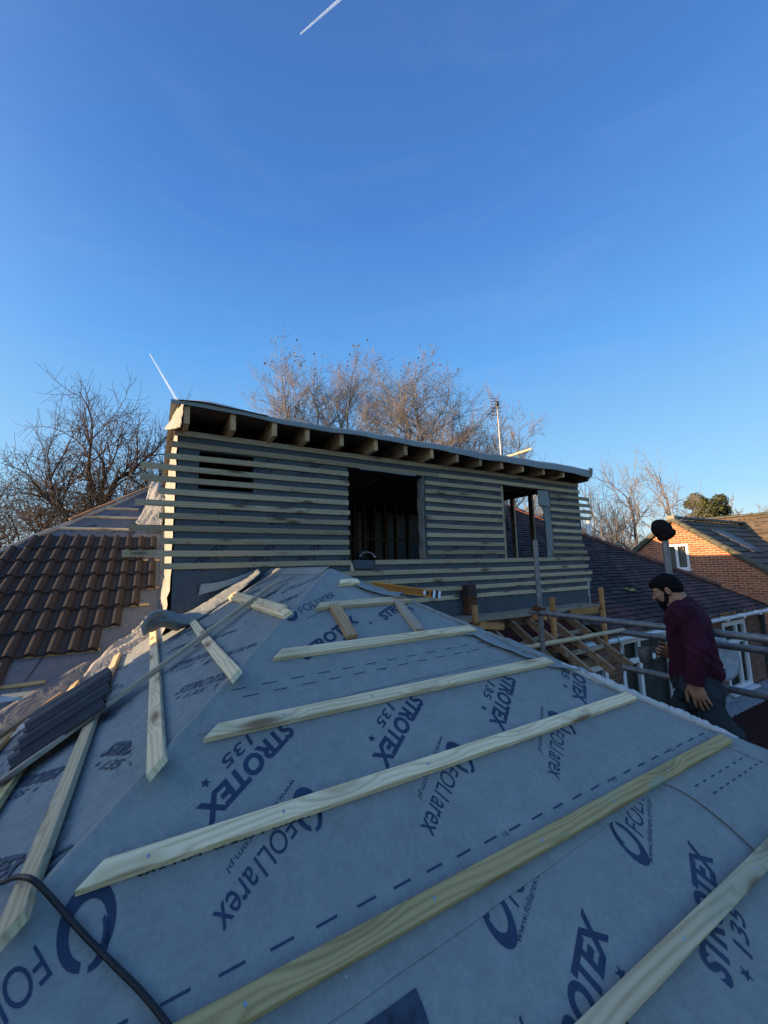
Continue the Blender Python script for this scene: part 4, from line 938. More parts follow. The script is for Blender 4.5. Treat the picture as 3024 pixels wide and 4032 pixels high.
wall_with_holes('brick_face', 3.30, 2.9, 5.64, -6.2, -1.325, [(3.95, 5.32, -2.5, -1.345)], BRICKD, lw, .24)
m = MB(); m.box(5.40, 5.64, 3.545, 4.07, -6.2, -1.325); m.build('return_wall', BRICKD, lw, uv=True)
window(lw, (3.95, 3.30, -2.5), EX, 1.37, 1.155, [.58], [(.02, .58, .86)], .07, None, out=V((0, -1, 0)))
REDM = plain('dark_red_membrane', (.07, .014, .016), .8, var=.3)
MB().box(3.3, 5.9, 4.0, 4.06, -1.24, -.87).build('red_backing', REDM, lw)
m = MB(); m.obox((5.15, 3.62, -1.05), (.13, 0, 0), (0, .08, -.02), (0, 0, .006)); tag(m.build('white_board', PVC), 'small white plastic board lying between the open rafters', 'board')
# scaffold board and posts
b_ = MB(); n = 30; R_ = []
rnd = random.Random(4)
for (y, z) in ((4.17, -.672), (3.865, -.678), (3.86, -.684), (3.86, -.722), (4.17, -.722)):
    R_.append([(2.1+4.08*i/n, y+.002*math.sin(i), z+.004*math.sin(i*.7)) for i in range(n+1)])
b_.grid(R_+[R_[0]]); b_.add([R_[k][0] for k in range(5)], [(0, 1, 2, 3, 4)]); b_.add([R_[k][-1] for k in range(5)], [(0, 1, 2, 3, 4)])
single('scaffold_board', b_, W_BRD, 'long worn scaffold board laid along the foot of the dormer', 'board')
def post(label, pxs, Y, w, z0, mat, arm):
    P, Q = onY(*pxs[0], Y), onY(*pxs[1], Y); Q = V((Q.x, Y, z0)) if z0 is not None else Q
    t = thing('timber_post', label, 'post', tuple(Q), 'orange timber posts holding the scaffold board')
    MB().bar(Q, P, w, .045, up=(0, 1, 0)).build('upright', mat, t)
    if arm:
        A_, B_ = V(arm[0]), V(arm[1]); MB().bar(A_, B_, .045, .085).build('bracket_arm', mat, t)
post('short timber post nearest the hip with a stub arm to its right', ((1868, 2382), (1876, 2480)), 3.78, .062, None, W_OR, ((3.52, 3.755, -.74), (3.90, 3.74, -.79)))
post('middle timber post, crossed by the scaffold pipe', ((2174, 2352), (2188, 2568)), 3.62, .062, None, W_OR, ((4.62, 3.66, -.72), (4.66, 4.1, -.745)))
post('tallest timber post at the far right end of the board', ((2365, 2313), (2388, 2552)), 3.74, .062, None, W_OR, ((5.35, 3.80, -.735), (6.0, 3.79, -.74)))
# rusty bracket against the dormer wall
P = onY(1845, 2372, 4.15)
br_ = thing('rusty_bracket', 'dark rusty metal bracket box standing against the dormer wall', 'bracket', (P.x, 4.12, -.66))
MB().box(P.x-.075, P.x+.075, 4.07, 4.17, -.66, -.42).build('lower_box', RUST, br_)
MB().hexa([(P.x-.078, 4.06, -.42), (P.x+.078, 4.06, -.42), (P.x+.078, 4.17, -.42), (P.x-.078, 4.17, -.42)], [(P.x-.078, 4.08, -.275), (P.x+.078, 4.08, -.275), (P.x+.078, 4.17, -.275), (P.x-.078, 4.17, -.275)]).build('upper_box', plain('dark_brown_metal', (.05, .03, .025), .8), br_)

# ---- scaffold tubes ---------------------------------------------------
sc = thing('scaffolding', 'grey galvanised scaffold tubes clamped together beside the right hip', 'scaffold', (3.3, 2.6, -2))
def tubep(p, q, r=.02415, name='tube'):
    p, q = V(p), V(q); m = MB(); d = (q-p).normalized(); m.tube([p+(q-p)*i/12 for i in range(13)], r, 18, cap=False)
    m.tube([q, p], r-.004, 18, cap=False)
    for c, s in ((p, 1), (q, -1)):
        b = len(m.v)
    o = m.build(name, STEEL, sc, smooth=True, fix=False)
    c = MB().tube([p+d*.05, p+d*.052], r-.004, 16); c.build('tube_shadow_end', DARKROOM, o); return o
XA = 3.30
p1, p2 = onX(2106, 2128, XA), onX(2143, 2640, XA)
tubep((p1.x, p1.y, -6.1), p1, name='upright_tube')
pa = onX(2084, 2408, XA-.05); tubep(pa, (pa.x, .9, onX(2700, 2482, XA-.05).z), name='guard_rail')
XB = 3.52
pb = onX(2456, 2491, XB); tubep(pb, (XB, -.6, pb.z), name='guard_rail')
pc = onX(2456, 2629, XB); tubep(pc, (XB, -.6, pc.z), name='guard_rail')
ph_ = onX(2616, 2105, 3.60); tubep((ph_.x, ph_.y, -6.1), ph_, name='upright_tube')
c = onX(2125, 2405, XA-.02); m = MB(); m.obox(c, (.040, 0, 0), (0, .036, 0), (0, 0, .028)); m.obox(c+V((-.045, -.02, .03)), (.02, 0, 0), (0, .012, 0), (0, 0, .016)); m.tube([c+V((-.06, -.03, 0)), c+V((-.06, .05, .02))], .008, 8); m.obox(c+V((.0, .045, .01)), (.03, 0, 0), (0, .014, 0), (0, 0, .034))
m.build('coupler', RUST, sc)
for z, y in ((pb.z, 1.62), (pc.z, 1.62)):
    m = MB(); m.obox((3.56, y, z), (.05, 0, 0), (0, .032, 0), (0, 0, .032)); m.build('coupler', RUST, sc)
MB().bar((3.24, -1.5, -1.93), (3.24, 3.0, -1.93), .9, .05).build('platform_boards', W_BRD, sc)
# leaf and leaves
LEAF = plain('yellow_leaf', (.42, .36, .10), .7, var=.3, scale=30)
p = tx(*(lambda q: (q[0], 6.5456-q[1]*math.cos(T30)))(TF.px(2480, 2325, .03)), .03)
m = MB(); q = [TF.p(*[a+b for a, b in zip(TF.px(2480, 2326, .03), d)], .03+h) for d, h in (((-.16, -.05), .02), ((-.07, -.045), .05), ((.02, -.03), .02), ((.10, .0), .05), ((.17, .04), .02), ((.08, .05), .04), ((0, .02), .01), ((-.10, .01), .05))]
m.add(q+[TF.p(*TF.px(2480, 2326, .03), .035)], [(i, (i+1) % 8, 8) for i in range(8)]); single('fallen_leaf', m, LEAF, 'large yellow-green leaf lying on the dark plain tiles', 'leaf')
OL = plain('orange_leaf', (.55, .22, .03), .7, var=.4, scale=20)
rnd = random.Random(12)
for i in range(14):
    x = 9.4+3.1*rnd.random(); y = 3.86+rnd.random()*.07; s_ = .03+.03*rnd.random(); a = rnd.random()*6
    m = MB(); cz_ = -1.20; pts = [(x+s_*math.cos(a+k*1.05)*(1 if k % 2 else .55), y-.02+s_*math.sin(a+k*1.05)*.5, cz_+.02*rnd.random()+.03*(k % 2)) for k in range(6)]
    m.add(pts+[(x, y, cz_+.01)], [(k, (k+1) % 6, 6) for k in range(6)])
    tag(m.build('gutter_leaf', OL if i % 3 else LEAF), 'small dry orange or yellow leaf caught along the white gutter', 'leaf', 'dry leaves along the gutter')

# ---- neighbour's roll-tiled low roof at the lower right ------------------
low = thing('low_tiled_roof', 'low dark red corrugated-tile roof with lead flashing under the right windows', 'roof', (9.5, 3, -6.2))
GF = Fr((0, 4.07, -3.04), (1, 0, 0), (0, -math.cos(math.radians(17)), -math.sin(math.radians(17))))
REDT = tilemat('dark_red_pantile', (.12, .050, .038), (.17, .075, .058), wu=.3, hv=.34)
roll_tiles('roll_tiles', GF, [(j, 5.2, 15.5) for j in range(1, 14)], .34, .155, .03, REDT, low, seed=9)
MB().slab([GF.p(5.2, -.3, -.02), GF.p(15.5, -.3, -.02), GF.p(15.5, 4.3, -.02), GF.p(5.2, 4.3, -.02)], GF.n, .05).build('roof_deck', W_OLD, low)
m = MB(); m.box(5.4, 15.4, .3, 4.0, -6.2, -4.35); m.build('brick_base', BRICKD, low, uv=True)
R_ = []; rnd = random.Random(2)
for k, (s, h) in enumerate(((-.02, .16), (.0, .085), (.12, .078), (.24, .072), (.31, .068), (.325, .045))):
    R_.append([GF.p(5.2+i*.0775, s+rnd.uniform(-.006, .006), h+(.003*math.cos(i*math.pi) if s > .1 else 0)+rnd.uniform(-.004, .004)) for i in range(133)])
MB().grid(R_).build('lead_flashing', LEAD, low, smooth=True)
# satellite dish with its arm on the wall behind the man
sd = thing('satellite_dish', 'grey satellite dish half hidden behind the man, its arm curving right', 'satellite dish', tuple(onY(2880, 2640, 3.9)))
DISH = plain('grey_dish', (.26, .30, .34), .5, .2)
c = onY(2822, 2592, 3.55); dn = V((-.55, -.8, .15)).normalized(); e1 = dn.cross(V((0, 0, 1))).normalized(); e2 = e1.cross(dn)
R_ = [[c+e1*(r*math.cos(a))+e2*(r*1.08*math.sin(a))+dn*(r*r*.5) for a in np.linspace(0, 2*math.pi, 29)] for r in (0.001, .1, .2, .30, .36)]
MB().grid(R_).build('dish', DISH, sd, smooth=True).modifiers.new('t', 'SOLIDIFY').thickness = .006
ar = [onY(x, y, 3.3+.1*i) for i, (x, y) in enumerate(((2820, 2637), (2845, 2639), (2862, 2632), (2875, 2635), (2885, 2640)))]
MB().tube(smoothpath(ar, 4), .014, 8).build('arm', BLACKP, sd, smooth=True)
MB().tube([onY(2852, 2628, 3.5), onY(2868, 2634, 3.6)], .035, 10).build('receiver', BLACKP, sd, smooth=True)
ar = [onY(x, y, Y_) for x, y, Y_ in ((2822, 2640, 3.4), (2835, 2660, 3.4), (2850, 2668, 3.5), (2866, 2664, 3.6), (2873, 2645, 3.7), (2872, 2625, 3.9))]
MB().tube(smoothpath(ar, 6), .008, 8).build('cable', BLACKP, sd, smooth=True)
cp = [onY(2545, 2450, 3.9), onY(2380, 2440, 4.02)]
P3 = [onY(x, y, Y_) for x, y, Y_ in ((2365, 2430, 3.85), (2420, 2497, 3.7), (2450, 2550, 3.5), (2460, 2600, 3.3), (2452, 2660, 3.25), (2440, 2690, 3.25), (2425, 2702, 3.27))]
single('wall_cable', MB().tube(smoothpath(P3), .006, 6), BLACKP, 'thin black cable drooping from the timber post past the brick pier', 'cable', smooth=True)

# ---- brick gable house --------------------------------------------------
gh = thing('gable_house', 'orange brick gable house with brown tiled roof beyond the dark tiled roof', 'house', (20, 7, -6.2))
GX = 16.
ap = onX(2652, 2047, GX); AY, AZ = ap.y, ap.z; GP = .70
r_ = onX(3024, 2246, GX); GP = (AZ-r_.z)/(AY-r_.y)
gz = lambda y: AZ-GP*abs(y-AY)
wx0, wx1 = onX(2628, 2200, GX).y, onX(2720, 2200, GX).y; wz0, wz1 = onX(2700, 2242, GX).z, onX(2690, 2142, GX).z
YL, YR = AY-4.2, AY+4.0
bm = bmesh.new()                                  # gable wall with a window opening
def gq(pts): bm.faces.new([bm.verts.new((GX, y, z)) for y, z in pts])
y0w, y1w = wx1, wx0
gq([(YL, -6.2), (y0w, -6.2), (y0w, gz(y0w)-.1), (YL, gz(YL)-.1)]); gq([(y0w, -6.2), (y1w, -6.2), (y1w, wz0), (y0w, wz0)])
gq([(y0w, wz1), (y1w, wz1), (y1w, gz(y1w)-.1 if y1w < AY else gz(y1w)-.1), (y0w, gz(y0w)-.1)] if y1w < AY else [(y0w, wz1), (y1w, wz1), (y1w, gz(y1w)-.1), (AY, AZ-.1), (y0w, gz(y0w)-.1)])
gq([(y1w, -6.2), (YR, -6.2), (YR, gz(YR)-.1), (y1w, gz(y1w)-.1)] if y1w > AY else [(y1w, -6.2), (YR, -6.2), (YR, gz(YR)-.1), (AY, AZ-.1), (y1w, gz(y1w)-.1)])
me = bpy.data.meshes.new('gable_wall'); bm.to_mesh(me); bm.free(); uvbox(me); o = link('gable_wall', me, BRICK, gh); sm = o.modifiers.new('t', 'SOLIDIFY'); sm.thickness = .2; sm.offset = 0
m = MB(); m.box(GX+.12, 27, YL, YL+.25, -6.2, gz(YL)-.12); m.box(GX+.12, 27, YR-.25, YR, -6.2, gz(YR)-.12); m.build('side_wall', BRICK, gh, uv=True)
NF = Fr((GX-.12, AY, AZ), (1, 0, 0), (0, -1, -GP))
SF = Fr((GX-.12, AY, AZ), (-1, 0, 0), (0, 1, -GP))
SL = math.sqrt(1+GP*GP)
plain_rows('roof_tiles', NF, 0, 4.5*SL, .33, lambda s: 0, lambda s: 11, TILE_N, gh, th=.035, seed=5, sag=.004)
plain_rows('roof_tiles', SF, 0, 4.3*SL, .33, lambda s: -11, lambda s: 0, TILE_N, gh, th=.035, seed=6, sag=.004)
VERGE = plain('grey_green_verge_tile', (.115, .115, .085), .8, var=.3, scale=10)
for fr, sg, L_ in ((NF, 1, 4.5*SL), (SF, -1, 4.3*SL)):
    n = int(L_/.33)
    for i in range(n):
        a = fr.p(sg*.0, i*.33, .03); b = fr.p(sg*.0, (i+1)*.335, .045); m = MB()
        d = (b-a).normalized(); R_ = []
        for c, rr in ((a, .125), (b, .145)):
            R_.append([c+V((1, 0, 0))*(-rr*math.cos(math.radians(k)))*1.0+fr.n*(rr*math.sin(math.radians(k))*.7-.02) for k in (-60, -35, 0, 30, 60, 90, 120, 150, 180)])
        R_.append([q-fr.n*.02 for q in R_[1]]); m.grid(R_); m.build('verge_tile', VERGE, gh, smooth=True)
MB().box(GX-.22, GX+.05, AY-.12, AY+.12, AZ-.02, AZ+.14).build('ridge_end_cap', plain('pale_mortar_cap', (.30, .27, .20), .9, var=.3), gh)
hip_caps(gh, (GX, AY, AZ+.09), (GX+9, AY, AZ+.09), .45, .10, VERGE, name='ridge_tile')
window(gh, (GX-.1, y1w, wz0), (0, -1, 0), y1w-y0w, wz1-wz0, [(y1w-y0w)*.5], [], .075, plain('vertical_blind', (.78, .76, .66), .8, var=.05), out=V((-1, 0, 0)), slats=True)
# roof window
k0, k1 = NF.px(2800, 2090, .04), NF.px(2925, 2135, .04)
rw = MB(); rw.slab([NF.p(k0[0], k0[1], .085), NF.p(k0[0]+.95, k0[1], .085), NF.p(k0[0]+.95, k0[1]+1.35, .085), NF.p(k0[0], k0[1]+1.35, .085)], NF.n, .07)
ro_ = rw.build('roof_window_frame', plain('roof_window_grey', (.10, .10, .10), .7, 0, .3), gh)
MB().slab([NF.p(k0[0]+.1, k0[1]+.1, .095), NF.p(k0[0]+.85, k0[1]+.1, .095), NF.p(k0[0]+.85, k0[1]+1.2, .095), NF.p(k0[0]+.1, k0[1]+1.2, .095)], NF.n, .008).build('roof_window_pane', plain('roof_window_glass', (.10, .11, .12), .55, 0, .3, .03, 3, 0), ro_)
# wing behind
wr = onX(2830, 2043, 22.5); WZ = wr.z
WF = Fr((22.5, 12, WZ), (0, -1, 0), (-1, 0, -.62))
wg = thing('wing_house', 'paler brown hipped roof rising behind the gable house at the right edge', 'house', (24, 2, -6.2))
plain_rows('roof_tiles', WF, 0, 7.0, .33, lambda s: max(0, 3.5-.0*s), lambda s: 22, tilemat('pale_brown_tiles', (.15, .115, .075), (.20, .16, .11), wu=.30, hv=.33), wg, th=.04, seed=8, sag=.004)
hip_caps(wg, (22.5, 9, WZ+.06), (22.5, -9, WZ+.06), .45, .10, VERGE, name='ridge_tile')
m = MB(); m.quad((22.5, 9, WZ), (22.5, -10, WZ), (28.5, -10, WZ-3.6), (28.5, 9, WZ-3.6)); m.build('back_slope', TILE_N, wg, uv=True)
m = MB(); m.box(17.2, 28, -9.5, 2.3, -6.2, WZ-3.7); m.build('brick_walls', BRICK, wg, uv=True)
# made-up off-frame house, added so its roof keeps the foreground in shade
nb = thing('added_shade_house', 'unseen brick house with pitched roof added beyond the left edge for shade', 'house', (-11, -3, -6.2))
m = MB(); m.box(-13.5, -8.0, -14, 5.15, -6.2, 1.2); m.build('brick_walls', BRICK, nb, uv=True)
m = MB(); z0_, z1_ = 1.2, 2.85
for s_ in (0, .08): pass
m.add([(-13.7, -14.2, z0_), (-10.7, -14.2, z1_), (-7.8, -14.2, z0_), (-13.7, 5.3, z0_), (-10.7, 5.3, z1_), (-7.8, 5.3, z0_)], [(0, 1, 4, 3), (1, 2, 5, 4), (0, 2, 1), (3, 4, 5), (0, 3, 5, 2)])
m.build('roof', TILE_N, nb, uv=True)

# ---- aerials ------------------------------------------------------------------
ALU = plain('pale_aluminium', (.62, .61, .58), .45, .3, .5, .1, 8, 0); DALU = plain('dark_aluminium', (.05, .05, .05), .6, .2, .4, .1, 8, 0)
def A(x, y, d=9.2): return dep(x, y, d)
ae = thing('tv_aerial', 'television aerial on a pale pole behind the dormer roof', 'aerial', tuple(A(1980, 1830)))
q0, q1 = A(1978, 1860), A(1957, 1588); MB().tube([q0-V((0, 0, 1.0)), q0, q1], .018, 8).build('pole', ALU, ae, smooth=True)
MB().obox(A(1957, 1592), (.03, 0, 0), (0, .03, 0), (0, 0, .05)).build('clamp', DALU, ae)
MB().tube([A(1950, 1602, 9.2), A(1918, 1640, 8.9)], .01, 6).build('boom', DALU, ae)
for i, (x, y) in enumerate(((1950, 1603), (1943, 1610), (1937, 1618), (1930, 1626), (1924, 1633))):
    MB().tube([A(x-20, y+1, 9.1), A(x+18, y, 9.1)], .006, 6).build('element', DALU, ae)
MB().tube([A(1953, 1585), A(1948, 1569), A(1932, 1570)], .008, 6).build('upper_arm', DALU, ae)
for i, y in enumerate((1581, 1592, 1608, 1621, 1635)): MB().tube([A(1934, y), A(1973, y-1)], .006, 6).build('element', DALU, ae)
p0, p1 = onX(1992, 1965, 7.4), onX(2001, 2090, 7.4)
a2 = thing('dark_aerial_pole', 'dark aerial pole with short cross bars seen through the right dormer window', 'aerial', tuple(p1))
MB().tube([p1, p0], .022, 8).build('pole', DALU, a2, smooth=True)
for y in (1967, 2020): MB().bar(onX(1984, y, 7.4), onX(2002, y, 7.4), .015, .015).build('cross_bar', DALU, a2)
p0, p1 = dep(2316, 2050, 14), dep(2322, 2180, 14)
single('vent_pipe', MB().tube([p1, p0], .07, 12), ALU, 'pale grey pole standing right of the dormer in front of the bare tree', 'pole', smooth=True)

# ================================================================== TREES
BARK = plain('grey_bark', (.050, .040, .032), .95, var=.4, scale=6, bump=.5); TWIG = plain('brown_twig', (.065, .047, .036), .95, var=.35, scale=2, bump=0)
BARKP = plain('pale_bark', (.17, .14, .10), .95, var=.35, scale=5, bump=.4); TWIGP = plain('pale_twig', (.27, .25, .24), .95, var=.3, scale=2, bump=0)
def tree(name, label, base, height, spread, seed, bark, twig, up=.12, trunk=.16, levels=5, kids=(6, 6, 5, 4), lean=(0, 0), leaves=None, nl=0, wig=.22, ratio=.62, group='bare trees behind the roofs', trunkfrac=.35, stems=1, minr=.006, ang=(.5, .95), fit=None, fan=.28, r0=None):
    rnd = random.Random(seed); base = V(base); segs = [[] for _ in range(levels)]; tips = []
    def grow(p, d, L, r, lv):
        n = max(3, 6-lv); pts = [p.copy()]; rs_ = [r]; q = p.copy(); d = d.normalized()
        for i in range(n):
            d = (d+V((rnd.gauss(0, wig), rnd.gauss(0, wig), rnd.gauss(0, wig)*.7+up))*(.55 if lv else .22)).normalized(); q = q+d*(L/n); pts.append(q.copy()); rs_.append(max(minr*.7, r*(1-.62*(i+1)/n)))
        segs[lv].append((pts, rs_))
        if lv == levels-1: tips.append(q.copy()); return
        k = kids[lv]
        for j in range(k):
            u = (trunkfrac if lv == 0 else .22)+(1-(trunkfrac if lv == 0 else .22))*((j+rnd.random()*.8)/k); f = u*n; i = min(int(f), n-1); c = pts[i].lerp(pts[i+1], f-i)
            dd = (pts[i+1]-pts[i]).normalized(); a = rnd.uniform(0, 6.283); s1 = dd.cross(V((0, 0, 1)) if abs(dd.z) < .95 else V((1, 0, 0))).normalized(); s2 = s1.cross(dd)
            an = rnd.uniform(*ang); nd = dd*math.cos(an)+(s1*math.cos(a)+s2*math.sin(a))*math.sin(an)
            if lv == 0: nd = V((nd.x*spread, nd.y*spread, nd.z))
            grow(c, nd, L*(r0 if (r0 and lv == 0) else ratio)*rnd.uniform(.75, 1.2)*(1-.25*u), max(minr, rs_[i]*.62), lv+1)
        grow(pts[-1], d, L*(r0 if (r0 and lv == 0) else ratio)*.9, max(minr, rs_[-1]), lv+1)
    for s in range(stems):
        dd = V((lean[0]+rnd.uniform(-fan, fan)*(stems > 1), lean[1]+rnd.uniform(-fan, fan)*(stems > 1), 1)); grow(base+V((rnd.uniform(-.2, .2), rnd.uniform(-.2, .2), 0))*(stems > 1), dd, height, trunk, 0)
    if fit:                                            # size the crown: (left, right, top) of the crown in the photo at its distance
        x0_, x1_, yt, d_ = fit; al = [p for l in segs for pts, _ in l for p in pts]; hz = V((RT.x, RT.y, 0)).normalized(); us = sorted((p-base).dot(hz) for p in al)
        ul, ur = us[int(len(us)*.03)], us[int(len(us)*.97)]; zs_ = sorted(p.z for p in al); zt = zs_[int(len(zs_)*.998)]
        L0, L1 = (dep(x0_, yt+150, d_)-base).dot(hz), (dep(x1_, yt+150, d_)-base).dot(hz); kz = (dep((x0_+x1_)/2, yt, d_).z-base.z)/(zt-base.z); kx = (L1-L0)/(ur-ul)
        tgt = dep((x0_+x1_)/2, yt, 1.).z; fh = V((FW.x, FW.y, 0)).normalized()
        def fx_(p):
            q = p-base; hgt = max(0., min(1., (q.z*kz)/3.)); lt_ = q.dot(hz); dp_ = q.dot(fh); return base+hz*(lt_*kx+(L0-ul*kx)*hgt)+fh*dp_*min(kx, 1.)*.6+V((0, 0, q.z*kz))
        for _ in range(6):
            el = sorted(q.z/max(1., q.dot(FW)) for q in (fx_(p) for p in al[::3])); kz *= (1+(tgt-el[int(len(el)*.997)])*1.1)
        for l in segs:
            for pts, rs_ in l:
                for i_ in range(len(pts)): pts[i_] = fx_(pts[i_])
        tips[:] = [fx_(p) for p in tips]
    t = thing(name, label, 'tree', tuple(base), group)
    for nm, lv, mat, k in (('trunk', [0, 1], bark, 6), ('branches', list(range(2, levels)), twig, 3)):
        m = MB()
        for l in lv:
            for pts, rs_ in segs[l]: m.tube(pts, rs_, k if l < 2 else 3, cap=False)
        m.build(nm, mat, t, fix=False, smooth=True)
    if leaves and nl:
        m = MB(); tt = sorted(tips, key=lambda p: -p.z+rnd.gauss(0, .8))[:nl]
        for p in tt:
            for _ in range(rnd.choice((1, 1, 2, 3))):
                s_ = rnd.uniform(.035, .075); c = p+V((rnd.gauss(0, .03), rnd.gauss(0, .03), rnd.gauss(0, .02)-.02)); a = V((rnd.gauss(0, 1), rnd.gauss(0, 1), rnd.gauss(0, 1))).normalized(); b = a.cross(V((rnd.gauss(0, 1), rnd.gauss(0, 1), 1))).normalized()
                m.quad(c-a*s_, c-b*s_*.6, c+a*s_, c+b*s_*.6)
        m.build('leaves', leaves, t, fix=False)
    return t
def gp(x, y, d, z=-6.2):
    p = dep(x, y, d); return V((p.x, p.y, z))
LV1 = plain('last_autumn_leaf', (.20, .13, .03), .7, var=.6, scale=1, bump=0)
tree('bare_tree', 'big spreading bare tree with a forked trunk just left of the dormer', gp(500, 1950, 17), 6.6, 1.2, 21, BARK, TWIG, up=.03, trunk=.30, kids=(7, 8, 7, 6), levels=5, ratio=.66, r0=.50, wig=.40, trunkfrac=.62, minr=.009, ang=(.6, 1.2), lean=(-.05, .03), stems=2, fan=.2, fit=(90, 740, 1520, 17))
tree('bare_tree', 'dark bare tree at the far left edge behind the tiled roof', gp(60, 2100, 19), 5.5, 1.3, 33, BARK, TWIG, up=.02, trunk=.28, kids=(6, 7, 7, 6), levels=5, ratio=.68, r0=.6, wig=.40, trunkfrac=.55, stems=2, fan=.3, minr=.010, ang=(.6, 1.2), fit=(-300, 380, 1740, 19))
tree('bare_tree', 'sunlit bare tree with a few last leaves left of centre behind the dormer roof', gp(1290, 1700, 20), 11, 1., 5, BARKP, TWIGP, up=.14, trunk=.13, kids=(9, 7, 6, 5), levels=5, ratio=.60, r0=.23, wig=.24, trunkfrac=.60, leaves=LV1, nl=70, minr=.0075, ang=(.45, .95), stems=4, fan=.16, fit=(1070, 1480, 1385, 20))
tree('bare_tree', 'taller-crowned sunlit bare tree right of centre behind the dormer roof', gp(1640, 1750, 20), 11, 1., 9, BARKP, TWIGP, up=.14, trunk=.13, kids=(9, 7, 6, 5), levels=5, ratio=.60, r0=.24, wig=.24, trunkfrac=.60, leaves=LV1, nl=35, minr=.0075, ang=(.45, .95), stems=4, fan=.18, fit=(1420, 1880, 1400, 20))
tree('bare_tree', 'low bare tree between the television aerial and the dormer window', gp(1890, 1850, 20), 9, 1., 14, BARKP, TWIGP, up=.10, trunk=.12, kids=(9, 7, 6, 5), levels=5, ratio=.58, r0=.28, wig=.26, trunkfrac=.55, minr=.0075, ang=(.45, 1.), stems=3, fan=.2, fit=(1700, 2100, 1570, 20))
tree('bare_tree', 'broad sunlit bare tree right of the dormer above the dark roof', gp(2420, 2000, 21), 6.5, 1.2, 18, BARKP, TWIGP, up=.02, trunk=.26, kids=(7, 7, 7, 5), levels=5, ratio=.66, r0=.55, wig=.34, trunkfrac=.5, minr=.009, ang=(.6, 1.2), stems=3, fan=.25, fit=(2190, 2740, 1835, 21))
tree('bare_tree', 'bare tree seen through the open right dormer window', gp(2090, 2000, 24), 7.5, .9, 27, BARKP, TWIGP, up=.18, trunk=.2, kids=(7, 7, 6, 4), levels=5, ratio=.6, r0=.35, wig=.3, trunkfrac=.5, minr=.010, fit=(1960, 2220, 1900, 24))
tree('distant_tree', 'small golden-brown bare tree far right, just right of the conifer', gp(2900, 2000, 45), 6.3, 1.0, 41, BARKP, plain('golden_twig', (.26, .17, .06), .95, bump=0), up=.2, trunk=.2, kids=(8, 7, 6, 4), levels=5, ratio=.45, minr=.016, wig=.25, leaves=LV1, nl=200, group='small trees on the right skyline', fit=(2790, 2960, 1965, 45))
tree('distant_tree', 'thin pale bare tree at the far right edge of the skyline', gp(2990, 2000, 50), 7.2, .9, 43, BARKP, TWIGP, up=.2, trunk=.2, kids=(7, 6, 6, 4), levels=5, ratio=.45, minr=.016, wig=.3, group='small trees on the right skyline', fit=(2900, 3080, 1945, 50))
def leafy(name, label, base, cz, rad, n, seed, c1, size=.16, cat='tree', zs=1.2, trunk=True, group=None):
    rnd = random.Random(seed); t = thing(name, label, cat, tuple(base), group); base = V(base)
    t1 = NT(name+'_leaf', .8, 0, .2); t1.col(t1.ramp(t1.noise(t1.co('Object'), 1.6, 4, .7), [(.35, tuple(x*.45 for x in c1)), (.7, tuple(x*1.5 for x in c1))]))
    bl = [(V((base.x, base.y, cz))+V((rnd.gauss(0, .33)*rad, rnd.gauss(0, .33)*rad, rnd.uniform(-.9, .7)*rad*zs)), rad*rnd.uniform(.28, .5)) for _ in range(26)]
    m = MB()
    for i in range(n):
        c, r = rnd.choice(bl); d = V((rnd.gauss(0, 1), rnd.gauss(0, 1), rnd.gauss(0, 1))).normalized(); p = c+d*r*(rnd.random()**.35)
        a = V((rnd.gauss(0, 1), rnd.gauss(0, 1), rnd.gauss(0, 1))).normalized(); b = a.cross(d).normalized(); s_ = size*rnd.uniform(.5, 1.2)
        m.quad(p-a*s_, p-b*s_*.5, p+a*s_, p+b*s_*.5)
    m.build('crown', t1.m, t, fix=False)
    if trunk: MB().tube([base, V((base.x, base.y, cz))], [.22, .1], 8).build('trunk', BARK, t, smooth=True)
    return t
leafy('evergreen_tree', 'dense dark green evergreen rising behind the gable house ridge', gp(2765, 2000, 34), 3.6, 1.5, 12000, 3, (.075, .085, .03), .13, zs=1.5)
leafy('hedge', 'brown tangled hedge behind the dark roof below the broad bare tree', gp(2440, 2180, 24), -1.6, 2.4, 9000, 4, (.13, .095, .05), .09, 'hedge', .6, False)
leafy('hedge', 'olive hedge behind the left bare trees at the roof edge', gp(120, 2130, 30), -3.6, 3.6, 8000, 6, (.07, .06, .035), .12, 'hedge', .5, False)
# vapour trails: long thin ice clouds high in the sky
def trail(label, pa, pb, d, w0, w1, seed):
    rnd = random.Random(seed); P, Q = dep(*pa, d), dep(*pb, d); t = NT('ice_cloud', 1, 0, 0); t.col((.9, .92, .95))
    tr = t.n('BsdfTransparent'); mx = t.n('MixShader'); nz = t.noise(t.co('Object'), .012, 4, .6); out = t.t.nodes['Material Output']
    mx.inputs[0].default_value = .6; t.l(t.math('ADD', t.math('MULTIPLY', nz, .5), .15), mx.inputs[0]); t.l(tr.outputs[0], mx.inputs[1]); t.l(t.b.outputs[0], mx.inputs[2]); t.l(mx.outputs[0], out.inputs['Surface'])
    sd_ = (Q-P).normalized().cross(P.normalized()).normalized(); m = MB()
    for off in (-.5, .5):
        pts = [P.lerp(Q, i/14) for i in range(15)]; rs_ = [(w0+(w1-w0)*i/14)*.5 for i in range(15)]
        m.tube([p+sd_*off*(w0+(w1-w0)*i/14)*1.15 for i, p in enumerate(pts)], rs_, 8)
    tag(m.build('vapour_trail', t.m, smooth=True), label, 'vapour trail', 'vapour trails in the sky')
trail('bright white vapour trail at the top edge of the sky', (1183, 134), (1370, -30), 3000, 4, 9, 1)
trail('thin vapour trail slanting down to the dormer roof corner', (590, 1394), (712, 1600), 3000, 3, 9, 2)
